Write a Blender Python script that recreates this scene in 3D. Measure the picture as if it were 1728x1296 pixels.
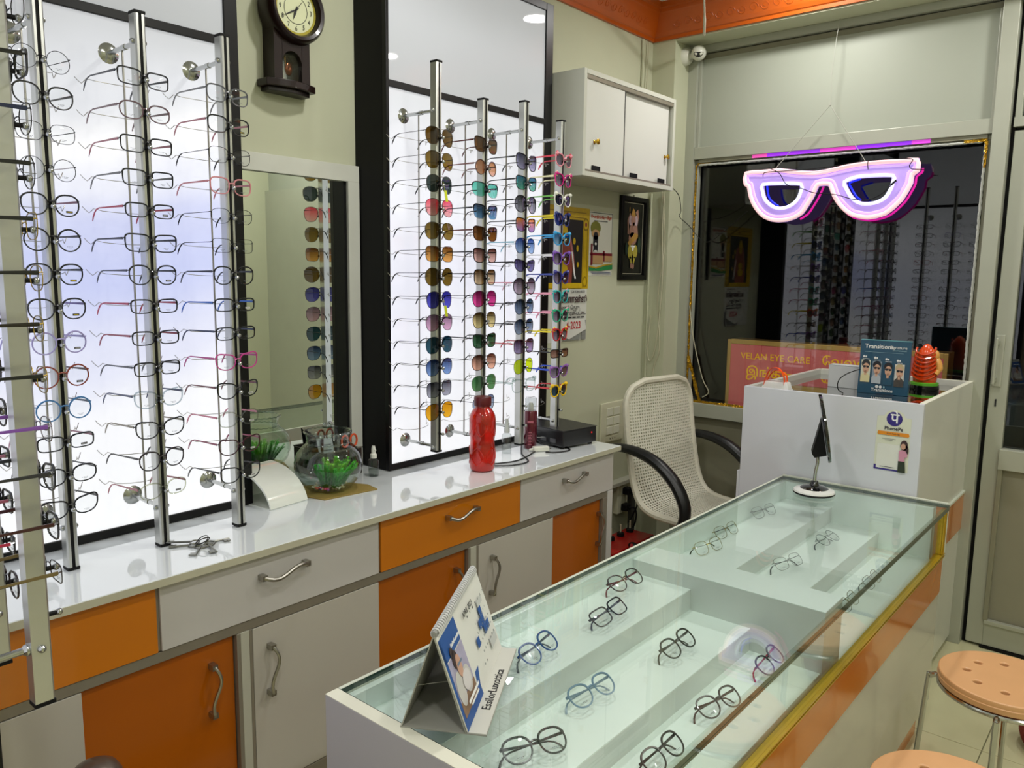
import bpy, bmesh, math, random
from mathutils import Vector, Matrix, Euler
R = math.radians
PI = math.pi
random.seed(7)
sc = bpy.context.scene
for o in list(bpy.data.objects): bpy.data.objects.remove(o)
COL = sc.collection

# ------------------------------------------------------------------ camera
cam = bpy.data.cameras.new('camera'); camo = bpy.data.objects.new('camera', cam); COL.objects.link(camo)
cam.sensor_width = 36; cam.lens = 1335.28/1728*36; cam.clip_start = .02
yaw, pit, rol = R(40.060), R(-7.989), R(.766)
f = Vector((-math.sin(yaw)*math.cos(pit), math.cos(yaw)*math.cos(pit), math.sin(pit)))
r = Vector((math.cos(yaw), math.sin(yaw), 0)); u = r.cross(f)
r2 = math.cos(rol)*r + math.sin(rol)*u; u2 = -math.sin(rol)*r + math.cos(rol)*u
camo.matrix_world = Matrix(((r2.x,u2.x,-f.x,0),(r2.y,u2.y,-f.y,0),(r2.z,u2.z,-f.z,1.5),(0,0,0,1)))
sc.camera = camo
# ------------------------------------------------------------------ world, exposure, lamps
w = bpy.data.worlds.new('night'); sc.world = w; w.use_nodes = True
w.node_tree.nodes['Background'].inputs[0].default_value = (.012,.014,.02,1)
w.node_tree.nodes['Background'].inputs[1].default_value = .25
sc.view_settings.view_transform = 'Standard'; sc.view_settings.look = 'None'
sc.view_settings.gamma = 1; sc.view_settings.use_curve_mapping = False
sc.view_settings.exposure = 0.14
LAMP_W = 7.6
PANEL_E = .80
sc.cycles.transparent_max_bounces = 48
sc.cycles.max_bounces = 10; sc.cycles.diffuse_bounces = 4; sc.cycles.glossy_bounces = 5
sc.cycles.caustics_reflective = False; sc.cycles.caustics_refractive = False
sc.cycles.sample_clamp_indirect = 4
CEIL = 2.74
LIGHTS = [(x, y) for y in (3.17, 1.6, .15, -1.2) for x in (-1.27, -.17, .93)]

# ------------------------------------------------------------------ materials
def lin(c):
    if isinstance(c, str): c = [int(c[i:i+2], 16) for i in (0, 2, 4)]
    return tuple(((v/255)/12.92 if v/255 <= .04045 else ((v/255+.055)/1.055)**2.4) for v in c) + (1,)
MC = {}
def M(name, col='808080', rough=.5, metal=0, es=0, ec=None, coat=0, noise=0, nscale=8, spec=.5, bump=0, bscale=60, trans=0, stretch=None):
    if name in MC: return MC[name]
    m = bpy.data.materials.new(name); m.use_nodes = True; MC[name] = m
    nt = m.node_tree; b = nt.nodes['Principled BSDF']
    b.inputs['Base Color'].default_value = lin(col); b.inputs['Roughness'].default_value = rough
    b.inputs['Metallic'].default_value = metal; b.inputs['Coat Weight'].default_value = coat
    b.inputs['Coat Roughness'].default_value = .02
    b.inputs['Specular IOR Level'].default_value = spec
    if trans: b.inputs['Transmission Weight'].default_value = trans
    if es:
        b.inputs['Emission Color'].default_value = lin(ec or col); b.inputs['Emission Strength'].default_value = es
    if noise or bump:
        tc = nt.nodes.new('ShaderNodeTexCoord'); src = tc.outputs['Object']
        if stretch:
            mp = nt.nodes.new('ShaderNodeMapping'); mp.inputs['Scale'].default_value = stretch
            nt.links.new(src, mp.inputs[0]); src = mp.outputs[0]
    if noise:
        n = nt.nodes.new('ShaderNodeTexNoise'); n.inputs['Scale'].default_value = nscale; n.inputs['Detail'].default_value = 5
        nt.links.new(src, n.inputs['Vector'])
        mx = nt.nodes.new('ShaderNodeMix'); mx.data_type = 'RGBA'
        c = lin(col); mx.inputs[6].default_value = tuple(v*(1-noise) for v in c[:3])+(1,)
        mx.inputs[7].default_value = tuple(min(1, v*(1+noise*.6)) for v in c[:3])+(1,)
        nt.links.new(n.outputs[0], mx.inputs[0]); nt.links.new(mx.outputs[2], b.inputs['Base Color'])
    if bump:
        n2 = nt.nodes.new('ShaderNodeTexNoise'); n2.inputs['Scale'].default_value = bscale; n2.inputs['Detail'].default_value = 3
        nt.links.new(src, n2.inputs['Vector'])
        bp = nt.nodes.new('ShaderNodeBump'); bp.inputs['Strength'].default_value = bump; bp.inputs['Distance'].default_value = .005
        nt.links.new(n2.outputs[0], bp.inputs['Height']); nt.links.new(bp.outputs[0], b.inputs['Normal'])
    return m
def glassy(name, tint=(1,1,1), tint2=None, z0=-.02, z1=.02, refl=1.0, rough=.0, ior=1.5):
    """thin clear or tinted sheet: coloured transparency with a fresnel reflection; tint2 = colour at the top, graded in the lens' own height"""
    if name in MC: return MC[name]
    m = bpy.data.materials.new(name); m.use_nodes = True; MC[name] = m
    nt = m.node_tree; nt.nodes.clear(); N = nt.nodes.new; L = nt.links.new
    out = N('ShaderNodeOutputMaterial'); mix = N('ShaderNodeMixShader'); tr = N('ShaderNodeBsdfTransparent'); gl = N('ShaderNodeBsdfGlossy')
    gl.inputs['Roughness'].default_value = rough
    fr = N('ShaderNodeFresnel'); fr.inputs['IOR'].default_value = ior
    ml = N('ShaderNodeMath'); ml.operation = 'MULTIPLY'; ml.inputs[1].default_value = refl
    geo = N('ShaderNodeNewGeometry'); iv = N('ShaderNodeMapRange'); iv.inputs[3].default_value = ior; iv.inputs[4].default_value = 1/ior
    L(geo.outputs['Backfacing'], iv.inputs[0]); L(iv.outputs[0], fr.inputs['IOR'])
    L(fr.outputs[0], ml.inputs[0]); L(ml.outputs[0], mix.inputs[0]); L(tr.outputs[0], mix.inputs[1]); L(gl.outputs[0], mix.inputs[2]); L(mix.outputs[0], out.inputs[0])
    if tint2 is None: tr.inputs[0].default_value = tuple(tint)+(1,)
    else:
        tc = N('ShaderNodeTexCoord'); sp = N('ShaderNodeSeparateXYZ'); mr = N('ShaderNodeMapRange'); mx = N('ShaderNodeMix'); mx.data_type = 'RGBA'
        L(tc.outputs['Object'], sp.inputs[0]); L(sp.outputs[2], mr.inputs[0]); mr.inputs[1].default_value = z0; mr.inputs[2].default_value = z1
        L(mr.outputs[0], mx.inputs[0]); mx.inputs[6].default_value = tuple(tint)+(1,); mx.inputs[7].default_value = tuple(tint2)+(1,)
        L(mx.outputs[2], tr.inputs[0])
    return m
def panel_mat(name, stops, strength, zlo, zhi, base='9a9ca0'):
    """opal acrylic lit from behind: the lamp rows inside make it brighter at some heights"""
    m = M(name, base, .6, coat=.45, spec=.2); nt = m.node_tree; b = nt.nodes['Principled BSDF']
    tc = nt.nodes.new('ShaderNodeTexCoord'); sp = nt.nodes.new('ShaderNodeSeparateXYZ'); mr = nt.nodes.new('ShaderNodeMapRange')
    nt.links.new(tc.outputs['Object'], sp.inputs[0])
    n = nt.nodes.new('ShaderNodeTexNoise'); n.inputs['Scale'].default_value = 2.2; n.inputs['Detail'].default_value = 1
    nt.links.new(tc.outputs['Object'], n.inputs['Vector'])
    ad = nt.nodes.new('ShaderNodeMath'); ad.operation = 'MULTIPLY_ADD'; ad.inputs[1].default_value = .25
    nt.links.new(n.outputs[0], ad.inputs[0]); nt.links.new(sp.outputs[2], ad.inputs[2])
    nt.links.new(ad.outputs[0], mr.inputs[0]); mr.inputs[1].default_value = zlo+.125; mr.inputs[2].default_value = zhi+.125
    cr = nt.nodes.new('ShaderNodeValToRGB'); el = cr.color_ramp.elements
    while len(el) > 1: el.remove(el[0])
    el[0].position = stops[0][0]; el[0].color = lin(stops[0][1])
    for p, c in stops[1:]:
        e = el.new(p); e.color = lin(c)
    cr.color_ramp.interpolation = 'EASE'
    nt.links.new(mr.outputs[0], cr.inputs[0]); nt.links.new(cr.outputs[0], b.inputs['Emission Color'])
    b.inputs['Emission Strength'].default_value = strength
    return m

# ------------------------------------------------------------------ mesh helpers
class MB:
    def __init__(s): s.v = []; s.f = []; s.mi = []; s.cur = 0
    def add(s, vs, fs):
        o = len(s.v); s.v += [tuple(x) for x in vs]; s.f += [tuple(i+o for i in q) for q in fs]; s.mi += [s.cur]*len(fs); return s
    def box(s, x0, x1, y0, y1, z0, z1):
        return s.add([(x0,y0,z0),(x1,y0,z0),(x1,y1,z0),(x0,y1,z0),(x0,y0,z1),(x1,y0,z1),(x1,y1,z1),(x0,y1,z1)],
                     [(0,3,2,1),(4,5,6,7),(0,1,5,4),(1,2,6,5),(2,3,7,6),(3,0,4,7)])
    def tube(s, pts, rad, seg=6, closed=False, flat=1.0, caps=True, up=None):
        P = [Vector(p) for p in pts]; n = len(P); rads = rad if isinstance(rad, (list, tuple)) else [rad]*n
        vs = []; nrm = None
        for i in range(n):
            if closed: t = P[(i+1) % n]-P[i-1]
            else: t = P[min(i+1, n-1)]-P[max(i-1, 0)]
            if t.length < 1e-9: t = Vector((0, 0, 1))
            t.normalize()
            if nrm is None:
                a = Vector(up) if up else (Vector((0,0,1)) if abs(t.z) < .9 else Vector((1,0,0)))
                nrm = (a-t*a.dot(t)).normalized()
            else:
                nrm = nrm-t*nrm.dot(t)
                if up: a = Vector(up); nrm = a-t*a.dot(t)
                nrm = nrm.normalized() if nrm.length > 1e-9 else Vector((1,0,0))
            b = t.cross(nrm)
            for k in range(seg):
                a = 2*PI*k/seg+PI/seg
                vs.append(P[i]+nrm*math.cos(a)*rads[i]+b*math.sin(a)*rads[i]*flat)
        fs = []
        for i in range(n if closed else n-1):
            j = (i+1) % n
            for k in range(seg):
                k2 = (k+1) % seg
                fs.append((i*seg+k, i*seg+k2, j*seg+k2, j*seg+k))
        if not closed and caps: fs += [tuple(range(seg))[::-1], tuple(range((n-1)*seg, n*seg))]
        return s.add(vs, fs)
    def lathe(s, prof, c=(0,0,0), seg=32, axis='z', sx=1, sy=1):
        vs = []; fs = []; n = len(prof)
        for k in range(seg):
            a = 2*PI*k/seg
            for (rr, h) in prof:
                x, y = rr*math.cos(a)*sx, rr*math.sin(a)*sy
                p = {'z': (x, y, h), 'x': (h, x, y), 'y': (y, h, x)}[axis]
                vs.append((p[0]+c[0], p[1]+c[1], p[2]+c[2]))
        for k in range(seg):
            k2 = (k+1) % seg
            for i in range(n-1): fs.append((k*n+i, k2*n+i, k2*n+i+1, k*n+i+1))
        return s.add(vs, fs)
    def prism(s, pts, lo, hi, ax='z'):
        n = len(pts)
        def q(p, h): return {'z': (p[0], p[1], h), 'y': (p[0], h, p[1]), 'x': (h, p[0], p[1])}[ax]
        vs = [q(p, lo) for p in pts]+[q(p, hi) for p in pts]
        fs = [tuple(range(n))[::-1], tuple(range(n, 2*n))]+[(i, (i+1) % n, n+(i+1) % n, n+i) for i in range(n)]
        return s.add(vs, fs)
    def ball(s, c, rx, ry=None, rz=None, seg=14, rings=9):
        ry = ry or rx; rz = rz or rx
        vs = []; fs = []
        for i in range(rings+1):
            th = PI*i/rings
            for k in range(seg):
                a = 2*PI*k/seg; vs.append((c[0]+rx*math.sin(th)*math.cos(a), c[1]+ry*math.sin(th)*math.sin(a), c[2]+rz*math.cos(th)))
        for i in range(rings):
            for k in range(seg):
                k2 = (k+1) % seg; fs.append((i*seg+k, (i+1)*seg+k, (i+1)*seg+k2, i*seg+k2))
        return s.add(vs, fs)
    def mesh(s, name, smooth=False, bev=0):
        me = bpy.data.meshes.new(name); me.from_pydata(s.v, [], s.f)
        bm = bmesh.new(); bm.from_mesh(me); bm.faces.ensure_lookup_table()
        for i, q in enumerate(bm.faces): q.material_index = s.mi[i]
        bmesh.ops.remove_doubles(bm, verts=bm.verts, dist=1e-6)
        bmesh.ops.recalc_face_normals(bm, faces=bm.faces)
        if bev: bmesh.ops.bevel(bm, geom=list(bm.edges), offset=bev, segments=2, affect='EDGES', profile=.5, clamp_overlap=True)
        bm.to_mesh(me); bm.free()
        if smooth:
            me.polygons.foreach_set('use_smooth', [True]*len(me.polygons))
            try: me.set_sharp_from_angle(angle=R(38))
            except Exception: pass
        return me
    def obj(s, name, mat, parent=None, smooth=False, bev=0, loc=None, rot=None, **k):
        return link(name, s.mesh(name, smooth, bev), mat, parent, loc, rot, **k)
def link(name, me, mat, parent=None, loc=None, rot=None, **k):
    o = bpy.data.objects.new(name, me); COL.objects.link(o)
    mats = mat if isinstance(mat, (list, tuple)) else [mat]
    if not me.materials:
        for m in mats: me.materials.append(m)
    else:
        for i, m in enumerate(mats):
            o.material_slots[i].link = 'OBJECT'; o.material_slots[i].material = m
    if parent: o.parent = parent
    if loc: o.location = loc
    if rot: o.rotation_euler = rot
    for a, b in k.items(): o[a] = b
    return o
def box(name, b, mat, parent=None, bev=0, **k): return MB().box(*b).obj(name, mat, parent, bev=bev, **k)
def struct(name, b, mat, bev=0, parent=None):
    o = box(name, b, mat, parent, bev)
    if not parent: o['kind'] = 'structure'
    return o
def thing(name, label, cat, loc=(0,0,0), rz=0, group=None, rot=None):
    o = bpy.data.objects.new(name, None); COL.objects.link(o); o.empty_display_size = .02
    o.location = loc; o.rotation_euler = rot or (0,0,rz); o['label'] = label; o['category'] = cat
    if group: o['group'] = group
    return o
def tag(o, label, cat, group=None, kind=None):
    o['label'] = label; o['category'] = cat
    if group: o['group'] = group
    if kind: o['kind'] = kind
    return o
def flat_curve(name, outlines, mat, parent, depth, loc=None, rot=None, bev=0):
    """outlines with holes, extruded"""
    c = bpy.data.curves.new(name, 'CURVE'); c.dimensions = '2D'; c.fill_mode = 'BOTH'; c.extrude = depth/2; c.bevel_depth = bev; c.bevel_resolution = 2
    for ol in outlines:
        s = c.splines.new('POLY'); s.points.add(len(ol)-1); s.use_cyclic_u = True
        for i, p in enumerate(ol): s.points[i].co = (p[0], p[1], 0, 1)
    return from_curve(name, c, mat, parent, loc, rot)
def from_curve(name, c, mat, parent, loc, rot):
    t = bpy.data.objects.new(name+'_c', c); COL.objects.link(t)
    dg = bpy.context.evaluated_depsgraph_get()
    me = bpy.data.meshes.new_from_object(t.evaluated_get(dg)); bpy.data.objects.remove(t); bpy.data.curves.remove(c)
    me.name = name; me.materials.clear()
    return link(name, me, mat, parent, loc, rot)
def text(body, size, mat, parent, loc, rot=(0,0,0), name='lettering', align='CENTER', sx=1, bold=0):
    c = bpy.data.curves.new(name, 'FONT'); c.body = body; c.size = size; c.align_x = align; c.align_y = 'CENTER'; c.extrude = .0002
    c.resolution_u = 2; c.offset = bold
    o = from_curve(name, c, mat, parent, loc, rot); o.scale = (sx, 1, 1); return o
class Board:
    """flat print: local X right, Y up, Z out of the sheet"""
    def __init__(s, root, rot, loc=(0,0,0)): s.r = root; s.rot = rot; s.loc = Vector(loc); s.m = Euler(rot).to_matrix(); s.k = 0
    def at(s, x, y, z): return tuple(s.loc+s.m @ Vector((x, y, z)))
    def shapes(s, name, mat, lst, z=None):
        s.k += 1; z = .0004*s.k if z is None else z
        mb = MB()
        for q in lst:
            if len(q) == 4 and not isinstance(q[0], (tuple, list)):
                cx, cy, rx, ry = q; pts = [(cx+rx*math.cos(a), cy+ry*math.sin(a)) for a in [2*PI*i/18 for i in range(18)]]
            elif len(q) == 5 and q[0] == 'r': pts = [(q[1],q[3]),(q[2],q[3]),(q[2],q[4]),(q[1],q[4])]
            else: pts = q
            mb.prism(pts, z-.0003, z)
        o = mb.obj(name, mat, s.r, loc=tuple(s.loc), rot=s.rot)
        if len(lst) > 1: o['kind'] = 'stuff'
        return o
    def txt(s, body, size, mat, x, y, z=None, **k):
        s.k += 1; z = .0004*s.k if z is None else z
        rz = k.pop('rz', 0)
        rot = (s.m @ Euler((0,0,rz)).to_matrix()).to_euler() if rz else s.rot
        return text(body, size, mat, s.r, s.at(x, y, z), rot, **k)
def sm(pts, n=4, closed=False):
    """catmull-rom smoothing"""
    P = [Vector(p) for p in pts]; out = []; m = len(P)
    for i in range(m if closed else m-1):
        p0 = P[(i-1) % m] if closed or i > 0 else P[0]; p1 = P[i]; p2 = P[(i+1) % m]
        p3 = P[(i+2) % m] if closed or i+2 < m else P[-1]
        for k in range(n):
            t = k/n; out.append(.5*((2*p1)+(p2-p0)*t+(2*p0-5*p1+4*p2-p3)*t*t+(3*p1-p0-3*p2+p3)*t**3))
    if not closed: out.append(P[-1])
    return out

# common materials
WHITE = M('white_laminate', 'd9dad8', .22, noise=.03, nscale=5, coat=.3)
WTOP = M('white_gloss_top', 'dfe4e6', .07, noise=.04, nscale=6, coat=.8)
ORANGE = M('orange_laminate', 'ca7408', .2, noise=.07, nscale=3, coat=.4)
ORANGE_D = M('orange_gloss_band', 'cc7406', .16, noise=.1, nscale=4, coat=.3)
BLACK = M('black_frame', '060608', .35, spec=.3)
BLACKM = M('black_matte', '070708', .6, spec=.25)
CHROME = M('chrome', 'b8bab8', .16, 1)
STEEL = M('brushed_steel', 'a9a69e', .3, 1)
ALU = M('aluminium_channel', '8f887a', .4, .35, noise=.1, nscale=20)
GREYW = M('grey_frame_paint', 'b6b5a6', .45, noise=.08, nscale=10)
CREAM = M('cream_wall_paint', 'c0c2a8', .62, noise=.10, nscale=2.2, bump=.08, bscale=30)
CEILM = M('ceiling_white', 'e2e0d6', .7, noise=.03)
PAPER = M('paper_white', 'e4e4e0', .6, noise=.03, nscale=20)
INK = M('ink_black', '15151a', .6)

# ------------------------------------------------------------------ room shell
XW, YB, YF = -2.05, 3.45, 3.66
XR, YR = 1.5, -1.7
def floor():
    fl = struct('floor', (XW-.2, XR+.2, YR-.2, 4.6, -.06, -.004), M('floor_grout', '7d7a5c', .8))
    tm = M('floor_tile', 'cfcca6', .22, noise=.10, nscale=6, coat=.2)
    me = MB().box(.0015, .5985, .0015, .5985, -.012, 0).mesh('tile', bev=.0012)
    for i in range(-4, 4):
        for j in range(-8, 3):
            x = -.35+.6*i; y = 2.785+.6*j
            if x+.6 < XW-.01 or y > 3.6: continue
            link('tile', me, tm, fl, loc=(x, y, 0))
floor()
struct('wall_left', (XW-.15, XW, YR, YB+.3, 0, CEIL+.1), CREAM)
wb = MB(); wb.box(XW, -1.93, YB, YF+.1, 0, CEIL+.1); wb.box(-1.93, XR, YB, YF+.1, 2.585, CEIL+.1)
o = wb.obj('wall_back', CREAM); o['kind'] = 'structure'
struct('wall_right', (XR, XR+.15, YR, YF+.1, 0, CEIL+.1), CREAM)
struct('wall_rear', (XW, XR, YR-.15, YR, 0, CEIL+.1), CREAM)
struct('ceiling', (XW-.1, XR+.1, YR-.1, YF+.1, CEIL, CEIL+.06), CEILM)
PART = M('partition_beige', 'a3927c', .6, noise=.08)
struct('wall_partition', (XW, -.83, .0, .185, 0, CEIL), PART)
# carved cornice, profile in (distance from wall, height)
COR = M('cornice_orange', 'b85208', .38, noise=.12, nscale=5, coat=.2)
prof = [(0,2.592),(.012,2.592),(.014,2.606),(.02,2.61),(.03,2.625),(.055,2.672),(.066,2.694),(.07,2.70),(.074,2.712),(.088,2.716),(.09,2.74),(0,2.74)]
def cornice(n, pts_a, pts_b):
    n2 = len(prof); mb = MB(); mb.add(pts_a+pts_b, [(i, (i+1) % n2, n2+(i+1) % n2, n2+i) for i in range(n2)]+[tuple(range(n2))[::-1], tuple(range(n2, 2*n2))])
    o = mb.obj(n, COR); o['kind'] = 'structure'; return o
c1 = cornice('trim_1', [(XW+d, YR, z) for d, z in prof], [(XW+d, YB-d, z) for d, z in prof])
c2 = cornice('trim_2', [(XW+d, YB-d, z) for d, z in prof], [(XR, YB-d, z) for d, z in prof])
def scrolls():
    """raised scrolls of the carved cornice, one relief per side"""
    for ax, par, a0, a1 in (('y', c1, 1.9, 3.32), ('x', c2, -1.9, -.6)):
        mb = MB(); t = a0; k = 0
        while t < a1:
            pts = []
            for i in range(15):
                a = i/14*2.6*PI; rr = .021*(1-i/18)
                uu = t+(rr*math.cos(a))*(1 if k % 2 else -1); h = rr*math.sin(a)*(1 if k % 2 else -1)
                d, z = .0415+h*.44, 2.648+h*.88
                nrm = (.88*.001, -.44*.001)
                pts.append((XW+d+nrm[0], uu, z+nrm[1]) if ax == 'y' else (uu, YB-d-nrm[0], z+nrm[1]))
            mb.tube(pts, .0018, 4); t += .052; k += 1
        mb.obj('scroll_relief', COR, par, kind='stuff')
scrolls()

# downlights
def downlights():
    ring = MB().lathe([(.062,0),(.078,-.002),(.08,-.008),(.074,-.012),(.062,-.008)], seg=28).mesh('trim_ring', True)
    disc = MB().lathe([(0,-.006),(.062,-.006),(.062,-.001),(0,-.001)], seg=24).mesh('diffuser')
    E = M('led_diffuser', 'ffffff', .5, es=6, ec='fffdf4')
    cols = ['nearest the lintel', 'second row from the lintel', 'third row from the lintel', 'last row by the rear wall']
    side = ['along the left wall', 'over the glass counter', 'along the right wall']
    for i, (x, y) in enumerate(LIGHTS):
        t = thing('ceiling_light', 'round white recessed ceiling light %s, %s' % (side[i % 3], cols[i//3]), 'ceiling light', (x, y, CEIL), group='ceiling lights')
        link('trim_ring', ring, M('light_ring_white', 'e8e8e4', .4), t); link('diffuser', disc, E, t)
        l = bpy.data.lights.new('downlight', 'AREA'); l.shape = 'DISK'; l.size = .12; l.energy = LAMP_W; l.color = (1, .985, .95)
        lo = bpy.data.objects.new('downlight_lamp', l); COL.objects.link(lo); lo.location = (0, 0, -.014); lo.parent = t
downlights()

# ------------------------------------------------------------------ window wall (aluminium frame, upper panels, door)
FR = M('frame_pale_grey', 'a9ab9d', .38, .1, noise=.06, nscale=8)
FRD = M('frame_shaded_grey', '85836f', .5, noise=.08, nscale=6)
PAN = M('grey_infill_panel', 'a5a99c', .45, noise=.06, nscale=3, spec=.3)
def window_wall():
    w1 = struct('window_1', (-1.93, -1.885, 3.585, 3.66, 0, 2.585), FR)       # jamb stile
    def p(n, b, m=FR, bev=.002): return box(n, b, m, w1, bev)
    p('stile', (-.623, -.568, 3.575, 3.665, 0, 2.585))
    p('rail', (-1.885, -.623, 3.60, 3.665, 2.553, 2.585)); p('rail', (-1.885, -.623, 3.625, 3.665, 2.52, 2.549), FRD)
    p('rail', (-1.885, -.623, 3.59, 3.665, 2.056, 2.113))
    p('rail', (-1.885, -.623, 3.585, 3.665, .80, .868))
    p('bead', (-1.885, -.623, 3.61, 3.64, 2.036, 2.056), FRD); p('bead', (-1.885, -1.868, 3.61, 3.64, .868, 2.036)); p('bead', (-.64, -.623, 3.61, 3.64, .868, 2.036), FRD)
    p('bead', (-1.885, -1.870, 3.605, 3.63, 2.113, 2.52)); p('bead', (-.637, -.623, 3.605, 3.63, 2.113, 2.52))
    p('upper_panel', (-1.872, -.635, 3.622, 3.635, 2.113, 2.525), PAN)
    p('spandrel_panel', (-1.885, -.623, 3.63, 3.65, .03, .80), FRD)
    p('black_gasket', (-1.885, -.623, 3.622, 3.629, .792, .80), BLACKM, 0)
    p('pane', (-1.88, -.63, 3.648, 3.654, .87, 2.05), glassy('window_glass', (.93,.95,.94), refl=1.35), 0)
    # transom and door
    w2 = struct('window_2', (-.557, XR, 3.60, 3.66, 2.075, 2.11), FR)
    box('upper_panel', (-.53, XR, 3.635, 3.645, 2.11, 2.54), PAN, w2); box('rail', (-.557, XR, 3.60, 3.66, 2.54, 2.585), FR, w2, .002)
    box('stile', (-.557, -.535, 3.61, 3.66, 2.11, 2.54), FR, w2, .002)
    d = struct('door_1', (-.553, -.492, 3.61, 3.65, .012, 2.062), FR, .002)
    def q(n, b, m=FR, bev=.002): return box(n, b, m, d, bev)
    q('stile', (.33, .39, 3.61, 3.65, .012, 2.062)); q('top_rail', (-.492, .33, 3.61, 3.65, 2.0, 2.062))
    q('mid_rail', (-.497, .33, 3.595, 3.65, .752, .834)); q('bottom_rail', (-.492, .33, 3.61, 3.65, .012, .105))
    q('bead', (-.492, .33, 3.60, 3.625, .105, .122)); q('bead', (-.497, -.480, 3.60, 3.625, .122, .752), FRD)
    q('kick_panel', (-.485, .33, 3.628, 3.638, .118, .756), M('door_infill', '8d8a78', .42, noise=.08, nscale=4))
    q('pane', (-.492, .33, 3.636, 3.642, .834, 2.0), glassy('window_glass'), 0)
    h = q('handle_plate', (-.545, -.515, 3.603, 3.61, 1.08, 1.285)); 
    box('handle_grip', (-.542, -.532, 3.565, 3.575, 1.09, 1.275), FR, h, .004)
    for z in (1.11, 1.255): box('handle_post', (-.543, -.531, 3.57, 3.606, z-.009, z+.009), FR, h, .002)
    q('keyhole', (-.553+.022, -.553+.028, 3.6085, 3.6105, 1.0, 1.03), INK, 0)
    q('threshold', (-.5, .39, 3.60, 3.66, .001, .010), BLACKM, 0)
    struct('wall_back_infill', (.40, XR, 3.60, 3.72, 0, 2.075), FR)
    struct('trim_3', (-.568, -.553, 3.63, 3.665, 0, 2.585), BLACKM)
    # night street outside
    struct('exterior_ground', (-4, 3, 3.76, 7, -.1, -.02), M('asphalt_night', '17171a', .9, noise=.2))
    struct('exterior_wall', (-4.5, 3.5, 6.6, 6.8, -.02, 4), M('dark_facade', '16171b', .8, noise=.2))
window_wall()

# ------------------------------------------------------------------ light panels
def light_panel(label, y0, y1, left_stile, right_stile, stops, top='b9bcbe'):
    xf = XW+.144
    t = thing('light_panel', label, 'light panel', (XW, (y0+y1)/2, .86))
    t2 = -Vector(t.location)
    def p(n, b, m, bev=.0015):
        o = box(n, b, m, t, bev); o.location = t2; return o
    p('casing', (XW, xf-.012, y0, y1, .862, 2.489), BLACKM, .001)
    p('frame_stile', (xf-.012, xf+.006, y0, y0+left_stile, .862, 2.489), BLACK)
    p('frame_stile', (xf-.012, xf+.006, y1-right_stile, y1, .862, 2.489), BLACK)
    p('frame_rail', (xf-.012, xf+.006, y0+left_stile, y1-right_stile, .862, .882), BLACK)
    p('frame_rail', (xf-.012, xf+.006, y0+left_stile, y1-right_stile, 2.055, 2.076), BLACK)
    p('frame_rail', (xf-.012, xf+.006, y0+left_stile, y1-right_stile, 2.461, 2.489), BLACK)
    a, b = y0+left_stile, y1-right_stile
    p('lit_panel', (xf-.008, xf, a, b, .882, 2.055), panel_mat('opal_'+str(y0), stops, PANEL_E, .88, 2.055), 0)
    p('upper_panel', (xf-.008, xf, a, b, 2.076, 2.461), panel_mat('opal_up_'+str(y0), [(0, top), (.5, 'c4c7ca'), (1, 'a9acae')], PANEL_E*.62, 2.07, 2.46), 0)
    return t
light_panel('tall backlit white panel in black frame behind the clear eyeglass poles', .19, 1.16, .012, .037,
    [(0,'f8f9fb'),(.25,'f6f7fc'),(.36,'dcdff6'),(.5,'bcc4f2'),(.62,'c4caf2'),(.72,'e8eaf8'),(.8,'fafafd'),(.88,'d9dbe2'),(1,'b7b9bd')])
light_panel('tall backlit white panel in black frame behind the sunglasses poles', 1.651, 2.474, .012, .043,
    [(0,'f4f5f9'),(.3,'f2f3fb'),(.5,'ebecfa'),(.7,'eff0f8'),(.85,'e2e3ea'),(1,'c8cace')])
def rear_panel():
    t = thing('light_panel', 'backlit rack panel on the partition nearest the camera, mirrored in the window', 'light panel', (-1.44, .185, .86))
    L = -Vector(t.location)
    def p(n, b, m, bev=.0015): box(n, b, m, t, bev).location = L
    y = .185
    p('casing', (-1.9, -.90, y, y+.04, .862, 2.6), BLACKM)
    for a, b in ((-1.9, -1.875), (-.925, -.90)): p('frame_stile', (a, b, y+.04, y+.062, .862, 2.6), BLACK)
    for a, b in ((.862, .884), (2.055, 2.076), (2.57, 2.6)): p('frame_rail', (-1.875, -.925, y+.04, y+.062, a, b), BLACK)
    p('lit_panel', (-1.875, -.925, y+.04, y+.05, .884, 2.055), panel_mat('opal_rear', [(0,'f4f5f9'),(.4,'e6e9f8'),(.7,'f4f5fb'),(1,'c8cace')], PANEL_E, .88, 2.055), 0)
    p('upper_panel', (-1.875, -.925, y+.04, y+.05, 2.076, 2.57), panel_mat('opal_rear_up', [(0,'c6c9cc'),(1,'b0b3b6')], PANEL_E*.62, 2.07, 2.57), 0)
rear_panel()

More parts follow.
